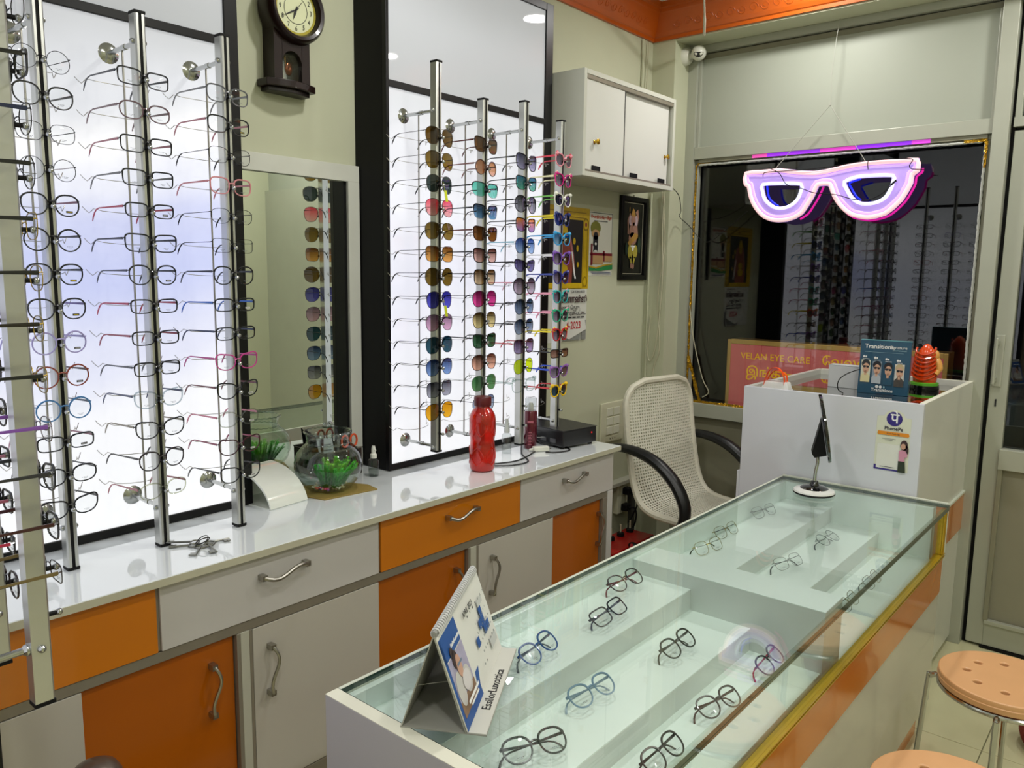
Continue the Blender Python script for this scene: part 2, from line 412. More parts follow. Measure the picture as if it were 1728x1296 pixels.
# ------------------------------------------------------------------ long cabinet and worktop along the left wall
def handle(par, c, length, vertical=False, mat=None):
    """wavy bow handle, c = centre on the front, sticks out to +x"""
    pts = []; n = 14
    for i in range(n+1):
        s = i/n-.5; wv = .010*math.sin(s*2*PI*.95); out = .030-.012*(2*abs(s))**4
        pts.append((c[0]+out, c[1]+(wv if vertical else s*length), c[2]+(s*length if vertical else wv*.9)))
    mb = MB(); mb.tube(pts, .0052, 8, flat=.8)
    for s in (0, n):
        q = pts[s]; e = .008
        mb.box(c[0]-.0005, q[0]+.003, q[1]-e*.8, q[1]+e*.8, q[2]-e*.8, q[2]+e*.8)
    return mb.obj('handle', mat or STEEL, par, smooth=True)
def cabinet():
    xf = -1.585; t = thing('counter_cabinet', 'long low wall cabinet with orange and white drawers and doors under the worktop', 'cabinet', (-1.8, 1.35, 0))
    L = Vector((1.8, -1.35, 0)); CW = M('white_drawer_laminate', 'c3c0bc', .22, noise=.03, nscale=5, coat=.3)
    def p(n, b, m, bev=.0012, par=None):
        o = box(n, b, m, par or t, bev)
        if not par: o.location = L
        return o
    Y0, Y1 = .19, 2.489
    p('carcass', (XW, xf-.035, Y0, Y1, .205, .841), M('carcass_side', 'cfcdbf', .5))
    p('toe_kick', (XW, -1.72, Y0+.02, Y1-.03, .0, .205), M('toe_kick_dark', '6a6455', .6))
    p('rail', (xf-.035, xf-.004, Y0, Y1, .667, .690), ALU); p('rail', (xf-.035, xf-.004, Y0, Y1, .205, .245), ALU)
    for a, b, m in ((Y0, .215, GREYW), (.915, .925, ALU), (.925, .947, GREYW), (.947, .955, ALU), (1.692, 1.702, ALU), (1.702, 1.728, GREYW), (1.728, 1.738, ALU), (2.428, 2.455, ALU)):
        p('stile', (xf-.035, xf-.002, a, b, .245, .667), m)
    p('end_panel', (xf-.035, xf, 2.456, Y1, .205, .69), CW)
    fx = xf-.002
    OD = M('orange_door_laminate', 'ac5804', .2, noise=.07, nscale=3, coat=.3); WD_ = M('white_door_laminate', 'b9b4a9', .25, noise=.03, nscale=5, coat=.3)
    dr = [(.205, .733, ORANGE, 0, 'orange'), (.741, 1.338, CW, 1.04, 'white'), (1.346, 1.934, ORANGE, 1.655, 'orange'), (1.938, 2.487, CW, 2.228, 'white')]
    for a, b, m, hy, c in dr:
        d = p('drawer', (xf-.035, xf, a, b, .692, .838), m, .0015); d['label'] = '%s drawer front' % c
        if hy: handle(d, (xf, hy, .79), .12)
        p('stile', (xf-.035, xf-.006, b, b+.008, .692, .838), ALU)
    for a, b, m, hy, c, rec in ((.217, .578, WD_, 0, 'white', .004), (.578, .913, OD, .855, 'orange', .016), (.957, 1.34, WD_, .998, 'white', .004),
                             (1.34, 1.69, OD, 1.645, 'orange', .016), (1.74, 2.12, WD_, 1.797, 'white', .004), (2.12, 2.426, OD, 2.41, 'orange', .016)):
        d = p('door', (xf-.032-rec+.004, xf-rec, a, b, .247, .665), m, .0012); d['label'] = '%s cabinet door' % c
        if hy: handle(d, (xf-rec, hy, .553), .115, True)
cabinet()
wt = MB().box(XW, -1.567, .19, 2.508, .842, .86).obj('worktop', WTOP, bev=.0015)
tag(wt, 'long glossy white worktop along the wall under both lit panels', 'worktop')
box('edge_band', (-1.5668, -1.5655, .19, 2.508, .8425, .8585), M('edge_band_cream', 'b9b6a0', .5), wt)

# ------------------------------------------------------------------ wall mirror
def mirror():
    t = thing('wall_mirror', 'tall wall mirror in flat white wooden frame between the lit panels', 'mirror', (XW, 1.4, .861))
    L = Vector((-XW, -1.4, -.861))
    WF = M('mirror_frame_white', 'cfd0c6', .5, noise=.1, nscale=12)
    def p(n, b, m, bev=.001): box(n, b, m, t, bev).location = L
    p('frame_rail', (XW, XW+.022, 1.162, 1.648, 1.776, 1.826), WF); p('frame_stile', (XW, XW+.022, 1.604, 1.648, .862, 1.776), WF)
    p('backing_strip', (XW, XW+.012, 1.594, 1.604, .862, 1.776), BLACKM)  # black strip painting in the dark panel side reflected at the mirror edge
    m = M('mirror_silver', 'e8eee6', .0, 1)
    p('mirror_glass', (XW, XW+.008, 1.162, 1.594, .862, 1.776), m, 0)
mirror()
# ------------------------------------------------------------------ pendulum clock
def clock():
    t = thing('pendulum_clock', 'dark wooden wall clock with cream dial and small pendulum, above mirror', 'clock', (XW, 1.44, 2.0))
    W = M('dark_walnut', '1a0804', .35, noise=.25, nscale=14, coat=.1, spec=.3, stretch=(1,1,.2)); WD = M('walnut_shadow', '160c0a', .4)
    y0, y1 = -.112, .006
    # body with arched window
    mb = MB(); mb.box(0, .012, y0, y1, .03, .31); mb.box(.012, .055, y0, y0+.027, .03, .165); mb.box(.012, .055, y1-.027, y1, .03, .165)
    n = 12; cy = (y0+y1)/2; r = (y1-y0)/2-.027
    pts = [(y0+.026, .165), (y0+.026, .078)]+[(cy-r*math.cos(PI*i/n), .078+r*1.1*math.sin(PI*i/n)) for i in range(n+1)]+[(y1-.026, .078), (y1-.026, .165)]
    mb.prism(pts, .012, .055, 'x'); mb.obj('case', W, t, bev=.0)
    box('niche_back', (.0125, .014, cy-r, cy+r, .03, .108), M('niche_mirror', '8c9088', .15, .8), t)
    box('window_glass', (.045, .0465, cy-r, cy+r, .03, .104), glassy('clear_sheet', (.95,.96,.95)), t)
    # bottom shelf, bowed
    pts = [(.0, y0-.022)]+[(.05+.022*math.sin(PI*i/10), y0-.022+(y1-y0+.044)*i/10) for i in range(11)]+[(.0, y1+.022)]
    MB().prism(pts, .010, .030).obj('shelf', W, t, bev=.002)
    pts = [(.0, y0-.01)]+[(.038+.018*math.sin(PI*i/10), y0-.01+(y1-y0+.02)*i/10) for i in range(11)]+[(.0, y1+.01)]
    MB().prism(pts, -.002, .010).obj('shelf_moulding', WD, t, bev=.002)
    # round head
    c = (0, -.040, .226); k = .74
    def lt(n, pr, m, **kw): return MB().lathe([(r_*k, h_) for r_, h_ in pr], c, 48, 'x').obj(n, m, t, **kw)
    lt('bezel', [(.088,.012),(.125,.012),(.128,.05),(.124,.068),(.112,.078),(.1,.075),(.093,.066),(.091,.058)], W, smooth=True)
    lt('dial', [(0,.056),(.092,.056),(.092,.058),(0,.058)], M('dial_cream', 'd3d6ae', .5))
    lt('dial_ring', [(.082,.0585),(.092,.0585),(.093,.066)], M('dial_gold', 'a89c3a', .35, .5))
    lt('chapter_ring', [(.050,.0585),(.0512,.0588),(.0524,.0585)], INK)
    rot = (PI/2, 0, PI/2); X = .0590
    for h in range(1, 13):
        a = PI/2-h*PI/6
        text(str(h), .019, INK, t, (X, c[1]+.068*k*math.cos(a), c[2]+.068*k*math.sin(a)), rot, name='numeral', sx=.8)
    for nm, ang, ln, wd in (('hour_hand', 6.66, .030, .0032), ('minute_hand', 8.0, .050, .0022)):
        a = PI/2-ang*PI/6; d = Vector((0, math.cos(a), math.sin(a))); s = Vector((0, -d.z, d.y)); C0 = Vector((X+.002, c[1], c[2]))
        mb = MB(); P = [C0-d*.010-s*wd*.4, C0+s*wd*-1+d*ln*.35, C0+d*ln, C0+s*wd+d*ln*.35, C0-d*.010+s*wd*.4]
        mb.add([p-Vector((.0005,0,0)) for p in P]+[p+Vector((.0005,0,0)) for p in P], [(0,1,2,3,4),(5,6,7,8,9),(0,1,6,5),(1,2,7,6),(2,3,8,7),(3,4,9,8),(4,0,5,9)]); mb.obj(nm, INK, t)
    a = PI/2-1.3*PI/6; MB().tube([(X+.003, c[1], c[2]), (X+.003, c[1]+.032*math.cos(a), c[2]+.032*math.sin(a))], .0008, 4).obj('second_hand', INK, t)
    MB().ball((X+.003, c[1], c[2]), .003).obj('hub', INK, t)
    MB().tube([(.025, cy-.004, .11), (.025, cy-.004, .072)], .0012, 5).obj('pendulum_rod', M('brass', 'b08a3a', .25, 1), t)
    MB().ball((.040, cy-.003, .066), .004, .013, .019).obj('pendulum_bob', M('bob_copper', '6a3a22', .2, .8), t, smooth=True)
clock()
# ------------------------------------------------------------------ wall cabinet with sliding doors
def wall_cabinet():
    x1 = -1.81; y0, y1, z0, z1 = 2.555, 3.262, 1.876, 2.272
    t = thing('wall_cabinet', 'white wall cabinet with two sliding doors and brass knobs above posters', 'cabinet', (XW, y0, z0))
    L = -Vector(t.location)
    Wc = M('cabinet_grey_white', 'c9cabe', .45, noise=.07, nscale=5); Wd = M('cabinet_door_white', 'd6d6d0', .35, noise=.04, nscale=5)
    def p(n, b, m, bev=.001):
        o = box(n, b, m, t, bev); o.location = L; return o
    p('side_panel', (XW, x1, y0, y0+.018, z0, z1), Wc); p('side_panel', (XW, x1, y1-.018, y1, z0, z1), Wc)
    p('top_panel', (XW, x1, y0+.018, y1-.018, z1-.018, z1), Wc); p('bottom_panel', (XW, x1, y0+.018, y1-.018, z0, z0+.018), Wc)
    p('back_panel', (XW, XW+.01, y0+.018, y1-.018, z0+.018, z1-.018), Wc)
    p('track', (x1-.035, x1-.002, y0+.018, y1-.018, z1-.034, z1-.018), ALU); p('track', (x1-.035, x1-.002, y0+.018, y1-.018, z0+.018, z0+.026), ALU)
    a = p('door', (x1-.014, x1-.006, y0+.022, 2.85, z0+.022, z1-.022), Wd)
    b = p('door', (x1-.026, x1-.018, 2.835, y1-.03, z0+.022, z1-.03), Wd)
    box('edge_seal', (x1-.0145, x1-.0055, 2.85, 2.855, z0+.022, z1-.022), BLACKM, a)  # dark strip added so the gap between the doors shows
    K = M('knob_brass', 'caa23a', .2, 1)
    for d, x, y, z in ((a, x1-.006, 2.64, 2.01), (b, x1-.018, 3.21, 2.02)):
        MB().lathe([(0,.022),(.006,.022),(.011,.019),(.011,.015),(.005,.012),(.005,.002),(.009,.0),(0,.0)], (x, y, z), 16, 'x').obj('knob', K, d, smooth=True)
    for y in (2.65, 2.93, 3.16): p('bumper', (x1-.006, x1-.001, y-.028, y+.028, z0+.026, z0+.044), BLACKM)
wall_cabinet()

# ------------------------------------------------------------------ display racks (chrome poles with clips)
ROW = .0692
def clone(root, loc, rz=0, label=None, group=None):
    c = root.copy(); COL.objects.link(c); c.location = loc; c.rotation_euler = (0, 0, rz)
    if label: c['label'] = label
    if group: c['group'] = group
    for ch in root.children:
        d = ch.copy(); COL.objects.link(d); d.parent = c
        for g in ch.children:
            e = g.copy(); COL.objects.link(e); e.parent = d
    return c
POLEM = M('pole_aluminium', 'c3c4c0', .28, .85)
def make_rack(zlo, zhi, label, loc, rz, rows, zoff=0):
    """local: wall behind at x=-.146, pole at x=0, +x to the room, z is world height"""
    t = thing('pole_rack', label, 'display rack', loc, rz, 'chrome eyewear poles')
    MB().prism([(-.015,-.0115),(.009,-.0115),(.012,-.0085),(.012,-.0035),(.0085,-.0035),(.0085,.0035),(.012,.0035),(.012,.0085),(.009,.0115),(-.015,.0115)], zlo+.006, zhi-.006).obj('pole', POLEM, t)
    box('slot_strip', (.0075, .0105, -.0034, .0034, zlo+.007, zhi-.007), BLACKM, t)
    for z in (zlo, zhi-.006): box('end_cap', (-.0155, .0125, -.012, .012, z, z+.006), BLACKM, t)
    for z in (1.978, .953):
        b = MB().lathe([(.0,-.1395),(.012,-.1395),(.019,-.144),(.023,-.1459),(0,-.1459)], (0,0,z), 20, 'x').obj('wall_disc', CHROME, t, smooth=True)
        MB().tube([(-.14,0,z),(-.018,0,z)], .0052, 10).tube([(-.075,0,z),(-.06,0,z)], .0066, 10).obj('arm', CHROME, b, smooth=True)
        MB().ball((-.016,.0,z), .009).ball((-.002,-.013,z), .006).ball((-.002,.013,z), .006).obj('clamp_ball', CHROME, b, smooth=True)
    MB().tube([(-.078,0,.953),(-.078,0,1.978)], .0024, 6).obj('support_rod', STEEL, t)
    pts = [(-.132,-.082,.013),(-.122,-.072,-.001),(-.112,-.066,.008),(-.095,-.055,.003),(-.080,0,0),(-.095,.055,.003),(-.112,.066,.008),(-.122,.072,-.001),(-.132,.082,.013)]
    hm = MB().tube(sm(pts, 2), .0009, 4).mesh('hook_wire'); km = MB()
    km.cur = 0; km.tube([(.010,0,-.004),(.026,0,-.004)], .0034, 8); km.cur = 1; km.ball((.0285,.0,-.004), .0052, seg=10, rings=7); cm = km.mesh('clip', True)
    for k in range(rows):
        z = 1.9+zoff-ROW*k
        link('hook_wire', hm, STEEL, t, loc=(0,0,z-.002)); link('clip', cm, [BLACKM, CHROME], t, loc=(0,0,z))
    return t
PX = -1.76
RACKS = {
 'P': (PX, .638, 0, .861, 2.15, 14, 0, 'chrome eyeglass pole closest to the foreground pole, on the panel by the counter'),
 'A': (PX, .838, 0, .861, 2.04, 14, 0, 'middle chrome eyeglass pole above the bunch of keys'),
 'B': (PX, 1.034, 0, .862, 2.037, 14, 0, 'chrome eyeglass pole at the black frame edge beside the mirror'),
 'S1': (PX, 1.726, 0, .936, 2.12, 14, 0, 'chrome aviator pole nearest the mirror, over the spray bottle'),
 'S2': (PX, 1.933, 0, .925, 2.047, 14, 0, 'chrome sunglasses pole standing behind the red water bottle'),
 'S3': (PX, 2.139, 0, .893, 2.074, 14, -.03, 'chrome sunglasses pole with clear safety glasses at its bottom'),
 'S4': (PX, 2.347, 0, .863, 2.042, 14, 0, 'chrome pole of colourful children sunglasses beside the calendar'),
 'N': (-1.222, .393, PI/2, .865, 2.2, 14, 0, 'big foreground eyewear pole at the frame edge beside the orange drawer'),
 'N2': (-1.4, .393, PI/2, .865, 2.2, 14, 0, 'eyewear pole just behind the big foreground pole'),
 'N3': (-1.6, .393, PI/2, .865, 2.2, 14, 0, 'eyewear pole of the partition rack, seen mirrored in the window'),
}
for k, (x, y, rz, z0, z1, n, zo, lab) in RACKS.items(): make_rack(z0, z1, lab, (x, y, 0), rz, n, zo)

# ------------------------------------------------------------------ eyewear
SH = {  # half width, half height, exponent, taper, outer lift, bridge gap
 'rect': (.0265,.0165,4.2,.06,.0005,.017), 'srect': (.0255,.0145,3.6,.05,.0005,.017), 'oval': (.026,.0178,2.5,.08,0,.017), 'round': (.0238,.0222,2,.0,0,.019),
 'panto': (.0248,.0210,2.3,.13,.0006,.018), 'sqr': (.0255,.0185,3.0,.10,.0005,.017), 'cat': (.0268,.0185,2.5,.17,.0035,.016), 'wrect': (.0285,.0185,3.6,.12,.001,.015),
 'avi': (.0285,.0255,2.45,.26,-.0012,.015), 'way': (.0265,.0215,3.1,.17,.002,.018), 'big': (.031,.0275,2.15,.06,0,.014), 'sq': (.0275,.0235,3.4,.08,.0005,.016),
 'but': (.0295,.025,2.6,.14,.003,.014), 'kid': (.0235,.0205,2.4,.10,.003,.016), 'shield': (.034,.022,2.7,.2,.001,.009), 'flat': (.031,.0185,2.4,.30,.004,.012)}
def rim_pts(shape, side, n=26, grow=0.0, wrap=1.0):
    a, b, e, tp, lift, br = SH[shape]; cy = (br/2+a); pts = []
    for i in range(n):
        th = 2*PI*i/n; c, s = math.cos(th), math.sin(th)
        y = (a+grow)*math.copysign(abs(c)**(2/e), c); z = (b+grow)*math.copysign(abs(s)**(2/e), s)
        y *= 1+tp*z/b*.5-(.0 if shape != 'avi' else .06*max(0, -z/b))
        z += lift*max(0, y/a)*(1 if z > 0 else .3)*2
        if shape == 'avi': z -= .004*max(0, y/a)*(z < 0)
        Y = (cy+y)*side; x = -.9*wrap*Y*Y
        pts.append((x, Y, z))
    return pts
GC = {}
def gmesh(key, fn):
    if key not in GC: GC[key] = fn()
    return GC[key]
def lens_mesh(shape, side, wrap):
    P = rim_pts(shape, side, 26, -.0003, wrap); a, b, e, tp, lift, br = SH[shape]; cy = (br/2+a)*side
    vs = [(-.9*wrap*cy*cy+.0009, cy, 0)]; fs = []; n = len(P)
    for s in (.55, 1.0):
        for p in P:
            y = cy+(p[1]-cy)*s; vs.append((-.9*wrap*y*y+.0009*(1-s*s), y, p[2]*s))
    for i in range(n):
        j = (i+1) % n; fs.append((0, 1+i, 1+j)); fs.append((1+i, 1+n+i, 1+n+j, 1+j))
    return MB().add(vs, fs).mesh('lens', True)
def front_mesh(shape, rt, style, wrap):
    mb = MB(); a, b, e, tp, lift, br = SH[shape]
    for s in (1, -1):
        P = rim_pts(shape, s, 26, rt*.5, wrap)
        if style == 'half':   # browline: thick upper rim, thin lower rim
            mb.tube(P, [rt*(1.25 if p[2] > .1*b else .35) for p in P], 5, True)
        elif style == 'kid': mb.tube(P, [rt*(1.5 if p[2] > .3*b else 1.0) for p in P], 5, True)
        elif style == 'plastic': mb.tube(P, [rt*(1.25 if p[2] > .45*b else 1.0) for p in P], 5, True)
        else: mb.tube(P, rt, 4, True)
        # end piece to hinge
        o = (br/2+2*a)*s; X = -.9*wrap*o*o; zt = b*.45+lift
        mb.tube([(X+.0005, o*.985, zt), (X-.001, o*1.03, zt+.001), (X-.006, o*1.045, zt)], max(rt, .0011), 5)
        if style == 'kid': mb.ball((X+.002, o*.90, b*1.05), .0075, .009, .0075, 8, 6)
    w = br/2+.001
    zb = b*(.25 if style != 'metal' else .2)
    if style in ('double', 'aviator'):
        mb.tube([(0, -w-.001, zb), (.001, 0, zb+.0025), (0, w+.001, zb)], max(.0009, rt*.7), 5); mb.tube([(0, -w-.006, b*.86), (.001, 0, b*.86), (0, w+.006, b*.86)], max(.0009, rt*.7), 5)
    else: mb.tube([(-.0002, -w, zb), (.0008, -w*.5, zb+.0025), (.001, 0, zb+.003), (.0008, w*.5, zb+.0025), (-.0002, w, zb)], max(.001, rt*1.15), 5)
    return mb.mesh('frame_front', True)
def temple_mesh(shape, side, thick, fold, wrap):
    a, b, e, tp, lift, br = SH[shape]; o = (br/2+2*a)*side*1.045; X = -.9*wrap*(o/1.045)**2-.006; z0 = b*.45+lift
    pl = thick > .0016
    path = [(0,0,0), (-.015,.0,.0), (-.055,0,-.0005), (-.100,0,-.001), (-.112,0,-.004), (-.121,0,-.011), (-.128,0,-.021), (-.132,0,-.030)]
    h = [thick*1.5, thick*1.35, thick*1.0, thick*.85, thick*.9, thick*1.15, thick*1.2, thick*.7] if pl else [.0012, .0010, .0008, .0009, .0018, .0021, .0021, .0012]
    mb = MB(); mb.tube([(p[0], p[1], p[2]) for p in path], h, 6, flat=.42 if pl else .6, up=(0,0,1))
    # splay / fold around the hinge
    ang = R(fold or 3)*side
    ca, sa = math.cos(ang), math.sin(ang)
    mb.v = [(X+x*ca-(y)*sa, o+(x*sa+y*ca), z0+z) for x, y, z in mb.v]
    return mb.mesh('temple', True)
def fmat(c):
    kind = 'm' if c[0] == '~' else ('t' if c[0] == '^' else 'p'); c = c.strip('~^')
    if kind == 'm': return M('metal_'+c, c, .25, .9)
    if kind == 't': return glassy('clear_plastic_'+c, tuple(lin(c)[:3]), refl=1.6, rough=.08)
    return M('acetate_'+c, c, .22, coat=.3)
def lmat(spec):
    if spec == 'clear': return glassy('demo_lens', (.975,.985,.985), refl=.9)
    lo, hi = spec
    return glassy('lens_%s_%s' % (lo, hi), tuple(lin(lo)[:3]), tuple(lin(hi)[:3]), refl=1.2)
def eyewear(name, label, cat, group, loc, rz, shape, fcol, lens='clear', tcol=None, rt=None, style=None, extra=(), fold=0, rot=None, scale=1.0, thick=False):
    style = style or ('metal' if fcol[0] == '~' else 'plastic')
    rt = rt or {'metal': .0008, 'aviator': .0009, 'double': .0012, 'plastic': .0016, 'half': .0016, 'kid': .0021}[style]
    wrap = 1.6 if lens != 'clear' else 1.0
    t = thing(name, label, cat, loc, rz, group, rot)
    t.scale = (scale,)*3
    link('frame_front', gmesh(('f', shape, rt, style, wrap), lambda: front_mesh(shape, rt, style, wrap)), fmat(fcol), t)
    tm = .0011 if (style in ('metal', 'aviator') or (tcol and tcol[0] == '~')) else (.0030 if style == 'kid' else .0021)
    if thick: tm = .0024
    for s in (-1, 1):
        link('lens', gmesh(('l', shape, s, wrap), lambda: lens_mesh(shape, s, wrap)), lmat(lens), t)
        link('temple', gmesh(('t', shape, s, tm, fold, wrap), lambda: temple_mesh(shape, s, tm, fold, wrap)), fmat(tcol or fcol), t)
    a, b, e, tp, lift, br = SH[shape]; cy = br/2+a
    for q in extra:
        if q in ('w', 'y', 'k'):
            c = {'w': ('c9c9c4', '55555a'), 'y': ('17170f', 'c9b020'), 'k': ('3a3c40', 'b5b5b5')}[q]
            o = box('sticker', (.0008-.9*wrap*cy*cy, .0014-.9*wrap*cy*cy, cy-.004, cy+.010, -b*.72, -b*.72+.0045), M('sticker_'+c[0], c[0], .5), t)
            box('print_line', (.0014-.9*wrap*cy*cy, .0016-.9*wrap*cy*cy, cy-.002, cy+.008, -b*.72+.0016, -b*.72+.003), M('sticker_ink_'+c[1], c[1], .5), o)
        elif q == 'p':   # printed lettering on the demo lens
            mb = MB()
            for sy in (1, -1):
                yy = cy*sy; X = .0012-.9*wrap*yy*yy
                for i in range(4): mb.box(X, X+.0002, yy-.007+i*.0035, yy-.0048+i*.0035, -b*.62, -b*.62+.0010)
                mb.box(X, X+.0002, yy-.004, yy+.004, -b*.62-.0022, -b*.62-.0016)
            mb.obj('lens_print', M('lens_print_ink', '6a7076', .5), t, kind='stuff')
        elif q == 'tag':
            g = MB().tube([(.004,.006,.006),(.007,.008,-.004),(.008,.010,-.018)], .0006, 4).obj('tag_string', M('tag_yellow', 'c6cf1e', .5), t)
            MB().add([(.008,.005,-.018),(.012,.013,-.018),(.016,.016,-.052),(.012,.008,-.052),(.0086,.005,-.018),(.0126,.013,-.018),(.0166,.016,-.052),(.0126,.008,-.052)],
                     [(0,1,2,3),(7,6,5,4),(0,4,5,1),(1,5,6,2),(2,6,7,3),(3,7,4,0)]).obj('price_tag', M('tag_yellow', 'c6cf1e', .5), g)
        elif q == 'ear':
            for s in (1, -1): MB().ball((-.9*wrap*(cy*s)**2, (cy+a*.75)*s, b*1.1), .003, .0065, .0075, 10, 6).obj('ear', fmat(fcol), t, smooth=True)
        elif q == 'flower':
            for s in (1, -1):
                mb = MB(); Y = (cy+a*.7)*s; X = -.9*wrap*Y*Y
                for i in range(5): mb.ball((X+.001, Y+.006*math.cos(i*2*PI/5), b*1.05+.006*math.sin(i*2*PI/5)), .0025, .0045, .0045, 8, 5)
                mb.obj('flower', fmat(tcol or fcol), t, smooth=True)
        elif q == 'petals':
            for s in (1, -1):
                mb = MB()
                for i in range(14):
                    th = 2*PI*i/14; Y = (cy+(a+.002)*math.cos(th))*s; mb.ball((-.9*wrap*Y*Y, Y, (b+.002)*math.sin(th)), .002, .0045, .0045, 6, 4)
                mb.obj('petal_rim', fmat(fcol), t, smooth=True)
        elif q == 'dots':
            mb = MB()
            for i in range(3): Y = -cy-.012+i*.008; mb.ball((.001-.9*wrap*Y*Y, Y, .010), .0012, .0016, .0016, 6, 4)
            mb.obj('rhinestone', CHROME, t)
    return t
ORD = ['first','second','third','fourth','fifth','sixth','seventh','eighth','ninth','tenth','eleventh','twelfth','thirteenth','fourteenth']
K = '101113'; KM = '~26262a'
# desc, shape, frame, lens, temples, extras, style
LP = [('thin black wire round eyeglasses','round',KM,None,'p'),('black round plastic eyeglasses','panto',K,None,'p'),('thin black panto wire eyeglasses','sqr',KM,None,'p'),('round wire eyeglasses with reddish temples','round',KM,'5a3036','p'),
 ('black round eyeglasses with pink inner temples','panto',K,'8a5668','y'),('large round black eyeglasses','round',K,None,'p'),('dark panto eyeglasses with yellow and black sticker','panto',K,None,'y'),('black panto eyeglasses with purple temples','panto',K,'6a5a9a','y'),
 ('lavender round eyeglasses','round','a49cd0','a49cd0','k'),('orange tortoise round eyeglasses','round','8a3a26','3a1c18','k'),('blue round eyeglasses','round','3f78ae','3a4a5e','p'),('black rectangular eyeglasses with pink temples','srect',K,'9a6478','k'),
 ('black oval eyeglasses with grey temples','oval',K,'4a4c52','p'),('black cat eye eyeglasses','cat',K,None,'p')]
LA = [('black rectangular eyeglasses with grey lower rim','rect','1a1b22','3a3c46','p'),('brown and clear oval eyeglasses','oval','6a5258','7a6066','p'),('black rectangular eyeglasses with pink temples','rect',K,'a0586a','p'),('wide black rectangular eyeglasses','rect',K,'5a5c60','p'),
 ('black slim eyeglasses with red temple tips','srect','1c1c20','b02040','k'),('bold black rectangular eyeglasses','wrect',K,K,'p'),('black panto eyeglasses with label on lens','panto',K,'34363a','k'),('black rectangular eyeglasses with red temples','srect',K,'b83048','p'),
 ('slim black eyeglasses with maroon temples','srect',K,'9a3a48','p'),('slim black eyeglasses with grey temples','srect',K,'5a5c60','p'),('clear cat eye eyeglasses with blue temples','cat','^d6dde0','3a4468','p'),('black cat eye eyeglasses with cream temple ends','cat',K,'8a8270','p'),
 ('black round eyeglasses with plum lens rim','panto','241a1e',K,'p'),('clear oval eyeglasses with pink temples','oval','^e2e4d8','a8606a','k')]
LB = [('grey transparent square eyeglasses','sqr','5c5e62','7a7c80','p'),('black square eyeglasses with pink temple','sqr',K,'b06a78','y'),('thin black square wire eyeglasses','sqr',KM,KM,'p'),('pink square eyeglasses','sqr','d48a90','c87880','p'),
 ('thin black oval wire eyeglasses','oval',KM,KM,'p'),('thin black rectangular wire eyeglasses','rect',KM,KM,'p'),('black panto eyeglasses with wide temples','panto',K,K,'p'),('black rectangular eyeglasses with bright blue temples','srect',K,'2468c8','w'),
 ('black rectangular eyeglasses with navy temples','srect',K,'1c2c50','p'),('magenta cat eye eyeglasses','cat','c0408a','b83c86','p'),('black cat eye eyeglasses with red temple end','cat',K,'6a2c38','w'),('clear eyeglasses with pink temples','oval','^e0e2dc','cc7890','w'),
 ('dark red and black cat eye eyeglasses','cat','3c1420','8c2850','w'),('black cat eye eyeglasses','cat',K,K,'w')]
YAW = {'P': 8, 'A': 9, 'B': 8}
def plain(rack, lst, where, skip=()):
    x, y, rz, z0, z1, n, zo, lab = RACKS[rack]
    for k, (d, sh, fc, tc, ex) in enumerate(lst):
        if k in skip: continue
        ax = Vector((math.cos(rz), math.sin(rz), 0))
        p = Vector((x, y, 0))+ax*.0185; p.z = 1.9+zo-ROW*k+random.uniform(-.0008,.0008)
        eyewear('eyeglasses', '%s, %s from top on %s' % (d, ORD[k], where), 'eyeglasses', 'eyeglasses on '+where, p, rz+R(YAW.get(rack, 0)+random.uniform(-2,2)), sh, fc, 'clear', tc, extra=list(ex), scale=.95, thick=rack == 'N')
plain('P', LP, 'pole beside foreground pole')
plain('A', LA, 'pole above the keys')
plain('B', LB, 'pole beside the mirror')
LN = [('dark grip wire eyeglasses','sqr',KM,K,'p'),('black metal eyeglasses','sqr',KM,'202024','p'),('black square eyeglasses','rect',K,K,'p'),('navy temple eyeglasses','panto',KM,'1c2440','p'),('black round eyeglasses','round',KM,K,'p'),
 ('gold wire eyeglasses with black temples','sqr','~b59a4a',K,'p'),('gold rim eyeglasses','oval','~b59a4a',K,'p'),('gold wire eyeglasses with dark brown temples','oval','~b59a4a','1c1610','p'),('gold eyeglasses with long black temples','sqr','~b59a4a',K,'p'),
 ('purple temple eyeglasses','oval','~8c8490','7a4a9a','p'),('black cat eye eyeglasses','cat',K,'2a2a2e','p'),('maroon black eyeglasses','sqr',K,'3a1618','p'),('brown patterned temple eyeglasses','srect','~3a3430','6a5a34','p')]
plain('N', LN, 'big foreground pole')
random.seed(21)
def mixed(n, off):
    return [(LP+LA+LB)[(i*5+off) % 42] for i in range(n)]
plain('N2', mixed(14, 3), 'pole behind foreground pole'); plain('N3', mixed(14, 11), 'mirrored partition pole')

BR = ('6a4a14','5a3c10'); 
LS1 = [('brown lens aviator sunglasses',('6b4a10','553a0c'),()),('olive brown aviator sunglasses',('8a6c24','6e5418'),()),('dark green aviator sunglasses with green tag',('3c4a48','2c3838'),('tag',)),('pink gradient aviator sunglasses',('f6b0b0','ee4c66'),()),
 ('khaki brown aviator sunglasses',('907438','665018'),()),('orange brown gradient square sunglasses',('e8a858','6a3a08'),()),('bronze round aviator sunglasses',('7a6024','5c4618'),()),('indigo lens aviator sunglasses with yellow tag',('5a58c8','2c2a8a'),('tag',)),
 ('mauve gradient aviator sunglasses',('d8a8c4','8a6c86'),()),('dark teal aviator sunglasses',('2a5464','1e4050'),()),('blue gradient aviator sunglasses',('7c9cd0','1c3468'),()),('grey gradient square sunglasses',('a8a8b4','3a3a48'),()),('yellow orange aviator sunglasses',('f0b42c','d08c10'),())]
sh1 = ['avi']*5+['sq']+['big']+['avi']*4+['sq','avi']
